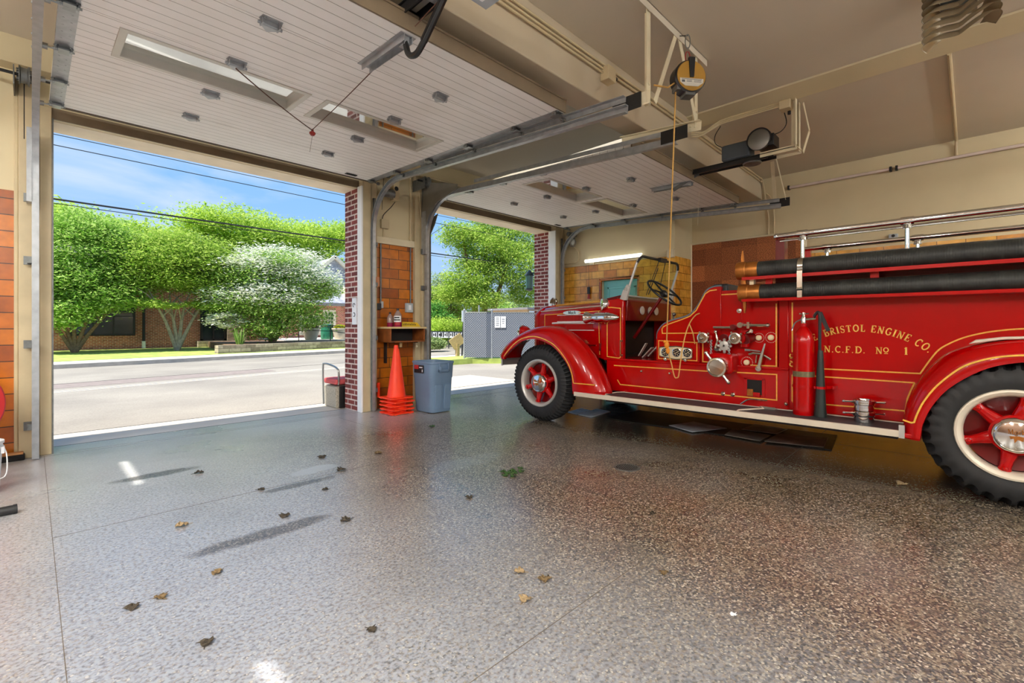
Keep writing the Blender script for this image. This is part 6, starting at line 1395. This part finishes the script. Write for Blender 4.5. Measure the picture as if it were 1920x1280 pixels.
bgk = [('tall lime green tree whose round top rises above the dogwood',B(400,440,44,3.2,3,2.4),[B(350,450,44,3,3,2.2),B(440,430,44,3,3,2.0),B(380,415,44,1.8,2,1.4),B(480,450,44,2.6,3,2.0)],'lf_lime'),
 ('lime green tree crown just left of the utility wire crossing',B(500,440,46,3,3,2.0),[B(540,450,46,2.6,3,2.0),B(460,470,45,3,3,2.0)],'lf_lime'),
 ('loose green tree whose bare branches show beside the slate roof',B(610,450,48,2.4,2.4,1.6),[B(640,440,48,2,2,1.4),B(585,480,47,2,2,1.2),B(620,500,47,1.4,1.6,.8),B(575,440,48,1.8,2,1.2)],'lf_lime'),
 ('pale green tree behind the left bushy tree',B(250,465,40,3,2.5,1.8),[B(200,450,40,2.5,2.5,1.5),B(290,490,39,2.4,2.2,1.6)],'lf_lime'),
 ('bushy green tree at the far left behind the brick building',B(120,450,38,2.6,2.4,2.0),[B(105,410,38,1.0,1.0,.8),B(60,440,38,2.4,2.2,2.2),B(160,440,38,1.6,1.6,1.0)],'lf_lime')]
for l,b0,bs,mt in bgk:
    c = b0[0]; tree('shade_tree',l,(c.x,c.y,.1),[b0]+bs,4600,.30,mt,r0=.2,group='trees behind the buildings',clump=.62,per=60,shell=.5)
# ---- seen through the second bay
fz = [(10.60,12.70),(11.15,12.15),(11.35,12.10),(13.6,10.2)]
t = thing('chain_link_fence',(11.9,11.6,0),'grey slatted chain link fence panel beyond the second bay','fence')
def fencemat():
    T_ = NT('fence_slats'); g = T_.pos(); sp = T_.n('SeparateXYZ'); T_.l(g,'Position',sp,'Vector'); s_ = T_.math('SUBTRACT',(sp,'X'),(sp,'Y'))
    a = T_.math('SINE',(T_.math('MULTIPLY',(T_.math('ADD',(s_,'Value'),(T_.math('MULTIPLY',(sp,'Z'),1.4),'Value')),'Value'),55.),'Value')); b_ = T_.math('SINE',(T_.math('MULTIPLY',(T_.math('SUBTRACT',(s_,'Value'),(T_.math('MULTIPLY',(sp,'Z'),1.4),'Value')),'Value'),55.),'Value'))
    m = T_.math('MAXIMUM',(a,'Value'),(b_,'Value')); r = T_.ramp(m,'Value',[(.80,srgb((84,90,100))),(.93,srgb((156,160,166)))]); bs = T_.bsdf((r,'Color'),.5); T_.bump(bs,m,'Value',.4,.01); MATS['fence_slats']=T_.m
fencemat()
m = MB()
for a,b in zip(fz,fz[1:]): d_=Vector((b[0]-a[0],b[1]-a[1],0)); m.bar((a[0],a[1],.97),(b[0],b[1],.97),.03,1.56)
m.build('slatted_mesh',M['fence_slats'],t)
tp_ = MB()
for a,b in zip(fz,fz[1:]): tp_.cyl((a[0],a[1],1.755),(b[0],b[1],1.755),.022,8)
for k in range(90):
    f_ = k/90*3; i=int(f_); q=f_-i; x = fz[i][0]+(fz[i+1][0]-fz[i][0])*q; y = fz[i][1]+(fz[i+1][1]-fz[i][1])*q; tp_.bar((x,y,1.74),(x+.02,y-.02,1.80),.01,.01)
tp_.build('top_rail',M['galv_dark'],t)
for x,y in fz[:1]+fz[2:]: MB().cyl((x,y,-.03),(x,y,1.83),.035,10).ball((x,y,1.84),.045,10,6).build('fence_post',M['galv'],t)
def sign(px0,px1,py0,py1,label):
    a = at(px0,py0,0.001) if False else None
for k,(u0,u1) in enumerate(((.0,.19),(.21,.39))):
    o = Vector((11.42,12.02,1.62)); d_ = Vector((.763,-.646,0)); nn = Vector((-.646,-.763,0))
    m = MB().mat(0); R = Matrix((d_,-nn,V(0,0,1))).transposed(); c = o+d_*((u0+u1)/2)+V(0,0,-.19)+nn*.03; m.obox(c,(u1-u0,.012,.40),R); m.mat(1)
    for r_ in range(5 if k==0 else 3): m.obox(c+nn*.008+V(0,0,.14-.065*r_ if k==0 else .10-.07*r_),(.11 if k==0 else .10-.03*(r_==2),.004,.018),R)
    tag(m.build('fence_sign',[M['print_white'],M['print_dark']]),'white notice sign on the fence, %s of the pair'%('the text-filled left one' if k==0 else 'the shorter printed right one'),'sign','notices on the fence')
S(MB().prism([(9.6,12.6),(10.8,12.5),(13.9,9.9),(14.5,10.6),(11.6,14.0),(10.0,13.9)],'XY',-.1,.15),'verge',M['grass'])
S(MB().box(9.0,40,14.2,16.6,-.1,.0).prism([(8.0,22),(40,27),(40,29),(8.0,24)],'XY',0,.1),'walkway',M['sidewalk'])
t = thing('lectern_sign',(10.95,14.0,0),'slanted wooden information lectern beside the fence','sign')
c = at(858,667,14.0); x = c.x
MB().box(x-.06,x+.06,13.95,14.07,.0,.62).build('post',M['wood_pale'],t); MB().bar((x-.25,14.05,.56),(x+.20,13.95,.86),.42,.05,(0,-1,.2)).build('board',M['wood_pale'],t,bevel=.01)
def pole(px,base,top,Y,label,m,plate=None,lean=0):
    a = at(px,base,Y); a.z = 0; b = at(px+lean,top,Y); t = thing('sign_post',tuple(a),label,'post')
    MB().cyl(a,b,.035,8).build('pole',M[m],t)
    if plate: MB().box(b.x-.12,b.x+.12,Y-.02,Y+.0,b.z-plate,b.z).build('sign_plate',M['wood_pale'] if m=='wood_brown' else M['print_white'],t)
pole(866,665,582,14.6,'dark leaning sign post between the lectern and the fence','frame_dark',.45,4); pole(872,668,585,14.2,'thin white sign post next to the chain link fence','print_white',.45,3); pole(898,640,572,18,'pale street post rising behind the chain link fence','galv')
t = thing('banner_rail',(15,22,0),'low railing with a white lettered banner before the round green shrub','railing')
a,b = at(780,640,23),at(872,640,21); a.z=b.z=0
rl = MB(); rl.bar(a+V(0,0,1.0),b+V(0,0,.95),.05,.05); rl.bar(a+V(0,0,.45),b+V(0,0,.40),.04,.04)
for k in range(7): p = a.lerp(b,k/6); rl.bar(p,p+V(0,0,1.0),.04,.04)
rl.build('rail',M['metal_dark'],t); bn = MB().bar(a+V(0,0,.80),b+V(0,0,.78),.02,.34); bn.build('banner',M['print_white'],t)
bp_ = MB()
for k in range(26): p = a.lerp(b,(k+.5)/26); q=.10+.05*((k*7)%3); bp_.cbox((p.x,p.y-.02,.80),(.12,.02,q*1.4))
bp_.build('banner_print',M['label_black'],t)
c = at(810,650,20); c.z=0; t = thing('grass_clump',tuple(c),'pale feathery grass clump at the edge of the tiled pier','plant'); foliage('blades','lf_pale',t,[(c+V(0,0,.35),(.75,.6,.35))],1500,.16,flat=1.2,clump=.18,per=10)
c = at(835,615,24.5); tree('weeping_shrub','rounded weeping light green shrub beyond the railing',(c.x,c.y,0),[(V(c.x,c.y,1.15),(1.35,1.2,.75)),(V(c.x-.7,c.y,.9),(.8,.8,.6)),(V(c.x+.7,c.y,.85),(.7,.8,.6))],4200,.15,'lf_lime',r0=.08,cat='shrub',droop=.12,shell=.7)
b0 = [B(915,470,21.5,2.0,1.9,1.5),B(880,520,21.5,1.6,1.6,1.2),B(960,500,20.5,1.7,1.7,1.5),B(860,440,22,1.1,1.1,.8),B(930,430,22,1.6,1.6,1.0),B(900,560,21,1.4,1.4,.7),B(985,550,20.5,1.1,1.2,.8),B(850,545,22,1.0,1.1,.7),B(990,450,21,1.2,1.3,1.1)]
c = at(905,640,22); tree('street_tree','large leafy green tree filling the view through the second bay',(c.x,c.y,0),b0,15000,.17,'lf_mid',r0=.28,flat=.5,clump=.36,per=60)
for px,py,Y,r_,l,mt,n in ((812,545,34,2.2,'pale leafy tree low behind the tiled pier edge','lf_pale',3200),(845,560,33,2.0,'green tree standing behind the weeping shrub','lf_mid',3200),(965,575,30,2.0,'pale yellowish bush above the fence top','lf_pale',3000),(930,585,28,1.4,'low green bush just behind the chain link fence','lf_fresh',2400),(805,590,29,1.2,'dark green bush low beside the tiled pier','lf_deep',2200)):
    c = at(px,py,Y); tree('leafy_bush',l,(c.x,c.y,0),[(c,(r_,r_,r_*.8)),(c+V(r_*.7,0,-r_*.3),(r_*.7,r_*.7,r_*.6)),(c+V(-r_*.7,.3,-r_*.3),(r_*.7,r_*.7,r_*.6)),(V(c.x,c.y,r_*.6),(r_,r_,r_*.6))],n,.22,mt,r0=.1,group='bushes beyond the second bay',cat='bush')
t = thing('shed',(17.5,13.6,0),'small tan shed with a white board behind the fence end','building'); c = at(988,570,15)
MB().box(c.x-.4,c.x+3,14.6,17,0,2.05).build('wall',plain('tan_wall',(206,170,130),.8),t); MB().box(c.x-.5,c.x+3.2,14.5,17.2,2.05,2.15).build('roof',M['roof_grey'],t); MB().box(c.x-.3,c.x+.35,14.56,14.6,1.45,2.0).build('board',M['print_white'],t)
t = thing('wall_lantern',(7.93,7.22,1.9),'dark green carriage lantern on the far brick pier','lantern')
MB().lathe([(.0,.47),(.03,.46),(.05,.42),(.10,.37),(.105,.35),(.0,.35)],(7.97,7.24,2.08),'Z',8).lathe([(.09,.35),(.075,.06)],(7.97,7.24,2.08),'Z',8).build('glass',plain('lantern_green',(70,110,104),.3),t)
MB().lathe([(.085,.06),(.085,.03),(.03,.0),(0,0)],(7.97,7.24,2.08),'Z',8).box(7.96,7.98,7.07,7.24,2.47,2.50).lathe([(.0,.49),(.04,.46),(.11,.375),(.115,.35),(.09,.35)],(7.97,7.24,2.08),'Z',8).build('bracket_cap',plain('lantern_dark',(40,56,54),.4),t)
# ---- planters, bin, clump across the road
def planter(px,py,Y,label,fl):
    c = at(px,py,Y); c.z = .45; t = thing('planter',tuple(c),label,'planter','stone planters'); MB().lathe([(0,0),(.32,0),(.36,.1),(.50,.62),(.54,.64),(.54,.72),(.46,.72),(.44,.6),(0,.58)],c,'Z',24).build('pot',M['planter_stone'],t); foliage('flowers',fl,t,[(c+V(0,0,.78),(.4,.4,.16))],500,.10,flat=1.,clump=.12,per=8)
leafmat('lf_flower_y',[(220,200,50),(150,180,60),(240,220,80)]); leafmat('lf_flower_r',[(150,80,90),(120,150,70),(180,110,110)])
planter(583,640,29.3,'stone planter with dark foliage right of the dogwood','lf_flower_r'); planter(638,640,29.5,'stone planter with yellow flowers by the brick pier edge','lf_flower_y')
c = at(613,640,30); c.z=.45; t = thing('litter_bin',tuple(c),'green litter bin between the two stone planters','litter bin'); MB().lathe([(0,0),(.36,0),(.38,.05),(.38,.85),(.36,.92),(.2,.98),(0,.98)],c,'Z',20).build('body',M['bin_green'],t); MB().lathe([(.39,.80),(.40,.82),(.39,.86)],c,'Z',20).build('rim',M['metal_dark'],t)
c = at(450,650,25); c.z=.42; t = thing('ornamental_grass',tuple(c),'upright tuft of ornamental grass in the mulch bed','plant'); g = MB()
for k in range(46): a=k*2.4; r_=.05+.25*((k*37)%10)/10; h_=.35+.5*((k*13)%7)/7*(1 if k<14 else .55); g.tube([(c.x+r_*.5*math.cos(a),c.y+r_*.5*math.sin(a),.42),(c.x+r_*1.1*math.cos(a),c.y+r_*1.1*math.sin(a),.42+h_)],[.018,.004 if k>=14 else .022],4)
g.build('blades',M['lf_grass'],t)
t = thing('hand_rail',(13.5,26,.1),'thin dark hand rail beside the steps across the road','railing'); r = MB(); a,b = V(12.6,27.6,1.35),V(14.6,25.4,.95)
r.tube([V(11.2,28.8,1.4),a,b],.025,6).tube([V(11.2,28.8,1.05),a-V(0,0,.35),b-V(0,0,.35)],.02,6)
for p in (V(11.2,28.8,1.4),a,b): r.tube([p,V(p.x,p.y,.1)],.025,6)
r.build('rail',M['metal_dark'],t)
# ---- utility wires
def wire(z0,z1,r,label,Y=20.,sagv=.25): 
    tag(MB().tube([(-16+76*i/24,Y,z0+(z1-z0)*i/24-sagv*4*(i/24)*(1-i/24)) for i in range(25)],r,5).build('utility_wire',M['black_metal']),label,'wire','utility wires over the road')
wire(7.05,6.7,.014,'thin utility wire crossing the middle of the sky'); wire(5.35,5.25,.030,'thick lowest utility wire crossing above the tree tops'); wire(5.20,5.18,.012,'thin wire running just under the thick utility wire'); wire(7.42,7.6,.012,'upper thin utility wire close under the door lintel'); wire(7.26,7.44,.012,'second thin utility wire below the uppermost one')
tag(MB().tube([at(795,448,20),at(842,418,22)],.012,5).build('utility_wire',M['black_metal']),'short slanting service wire left of the large street tree','wire')
# ------------------------------------------------------------------ daylight, added fill lamps, camera
w = bpy.data.worlds.new('World'); SC.world = w; w.use_nodes = True; nt = w.node_tree; nt.nodes.clear()
out = nt.nodes.new('ShaderNodeOutputWorld'); bg = nt.nodes.new('ShaderNodeBackground'); tc = nt.nodes.new('ShaderNodeTexCoord'); sp = nt.nodes.new('ShaderNodeSeparateXYZ')
nt.links.new(tc.outputs['Generated'],sp.inputs[0]); rp = nt.nodes.new('ShaderNodeValToRGB'); nt.links.new(sp.outputs['Z'],rp.inputs['Fac'])
e = rp.color_ramp.elements; e[0].position = 0; e[0].color = srgb((196,220,246)); e[1].position = .55; e[1].color = srgb((112,174,244))
x = e.new(.22); x.color = srgb((150,200,250))
mp = nt.nodes.new('ShaderNodeMapping'); mp.inputs['Scale'].default_value = (1.6,1.6,5); nt.links.new(tc.outputs['Generated'],mp.inputs['Vector'])
nz = nt.nodes.new('ShaderNodeTexNoise'); nz.inputs['Scale'].default_value = 1.6; nz.inputs['Detail'].default_value = 8; nz.inputs['Distortion'].default_value = .6; nt.links.new(mp.outputs[0],nz.inputs['Vector'])
cr = nt.nodes.new('ShaderNodeValToRGB'); nt.links.new(nz.outputs['Fac'],cr.inputs['Fac']); cr.color_ramp.elements[0].position = .48; cr.color_ramp.elements[0].color=(0,0,0,1); cr.color_ramp.elements[1].position = .78; cr.color_ramp.elements[1].color=(.75,.75,.75,1)
mx = nt.nodes.new('ShaderNodeMix'); mx.data_type='RGBA'; nt.links.new(cr.outputs['Color'],mx.inputs[0]); nt.links.new(rp.outputs['Color'],mx.inputs[6]); mx.inputs[7].default_value = (.95,.97,1,1)
nt.links.new(mx.outputs[2],bg.inputs['Color']); bg.inputs['Strength'].default_value = .85; nt.links.new(bg.outputs[0],out.inputs['Surface'])
def light(name,typ,loc,energy,**k):
    l = bpy.data.lights.new(name,typ); l.energy = energy
    for a,b in k.items(): setattr(l,a,b)
    o = bpy.data.objects.new(name,l); COL.objects.link(o); o.location = loc; return o
s = light('sun','SUN',(0,0,20),6.1,angle=rad(.6),color=(1,.95,.86))
s.rotation_euler = Vector((.50,.07,-.86)).to_track_quat('-Z','Y').to_euler()
# fill lights added out of view to brighten the room
plain('fill_white',(240,238,230),.4)
def fillm():
    t = NT('fill_glow'); e_ = t.n('Emission'); e_.inputs['Color'].default_value = (1,.985,.95,1); e_.inputs['Strength'].default_value = 55.; t.l(e_,'Emission',t.out,'Surface'); MATS['fill_glow']=t.m
fillm()
def lamp(x,y):
    side = 'left bay' if x<0 else 'rear bay'
    t = thing('fill_light',(x,y,3.3),'added hanging fill light, out of view, in the %s under the ceiling'%side,'light','added fill lights of the %s'%side)
    zc_ = 3.99 if x<5 else 3.90; MB().box(x-.62,x+.62,y-.02,y+.02,3.46,3.52).cyl((x-.5,y,3.5),(x-.5,y,zc_),.006,6).cyl((x+.5,y,3.5),(x+.5,y,zc_),.006,6).build('housing',M['fill_white'],t)
    MB().box(x-.62,x+.62,y-.12,y+.12,3.38,3.46).build('diffuser',M['fill_glow'],t)
n_=0
for x in (-3.2,-1.6):
    for y in (2.4,.6,-1.6,-5.0): n_+=1; lamp(x,y)
for x,y in ((-3.4,4.3),(4.0,-3.6),(1.2,-5.4),(4.0,-6.),(7.4,-2.6)): lamp(x,y)
cam = bpy.data.cameras.new('camera'); co = bpy.data.objects.new('camera',cam); COL.objects.link(co); SC.camera = co
co.location = (0,0,1.27); co.rotation_euler = (PI/2,0,-rad(45.64)); cam.sensor_width = 36; cam.lens = 36*882/1920; cam.shift_y = -28/1920; cam.clip_start = .05; cam.clip_end = 500
vs = SC.view_settings; vs.view_transform = 'Standard'; vs.look = 'None'; vs.exposure = 0.32; vs.gamma = 1; vs.use_curve_mapping = False
SC.cycles.max_bounces = 8; SC.cycles.diffuse_bounces = 5; SC.cycles.sample_clamp_indirect = 6
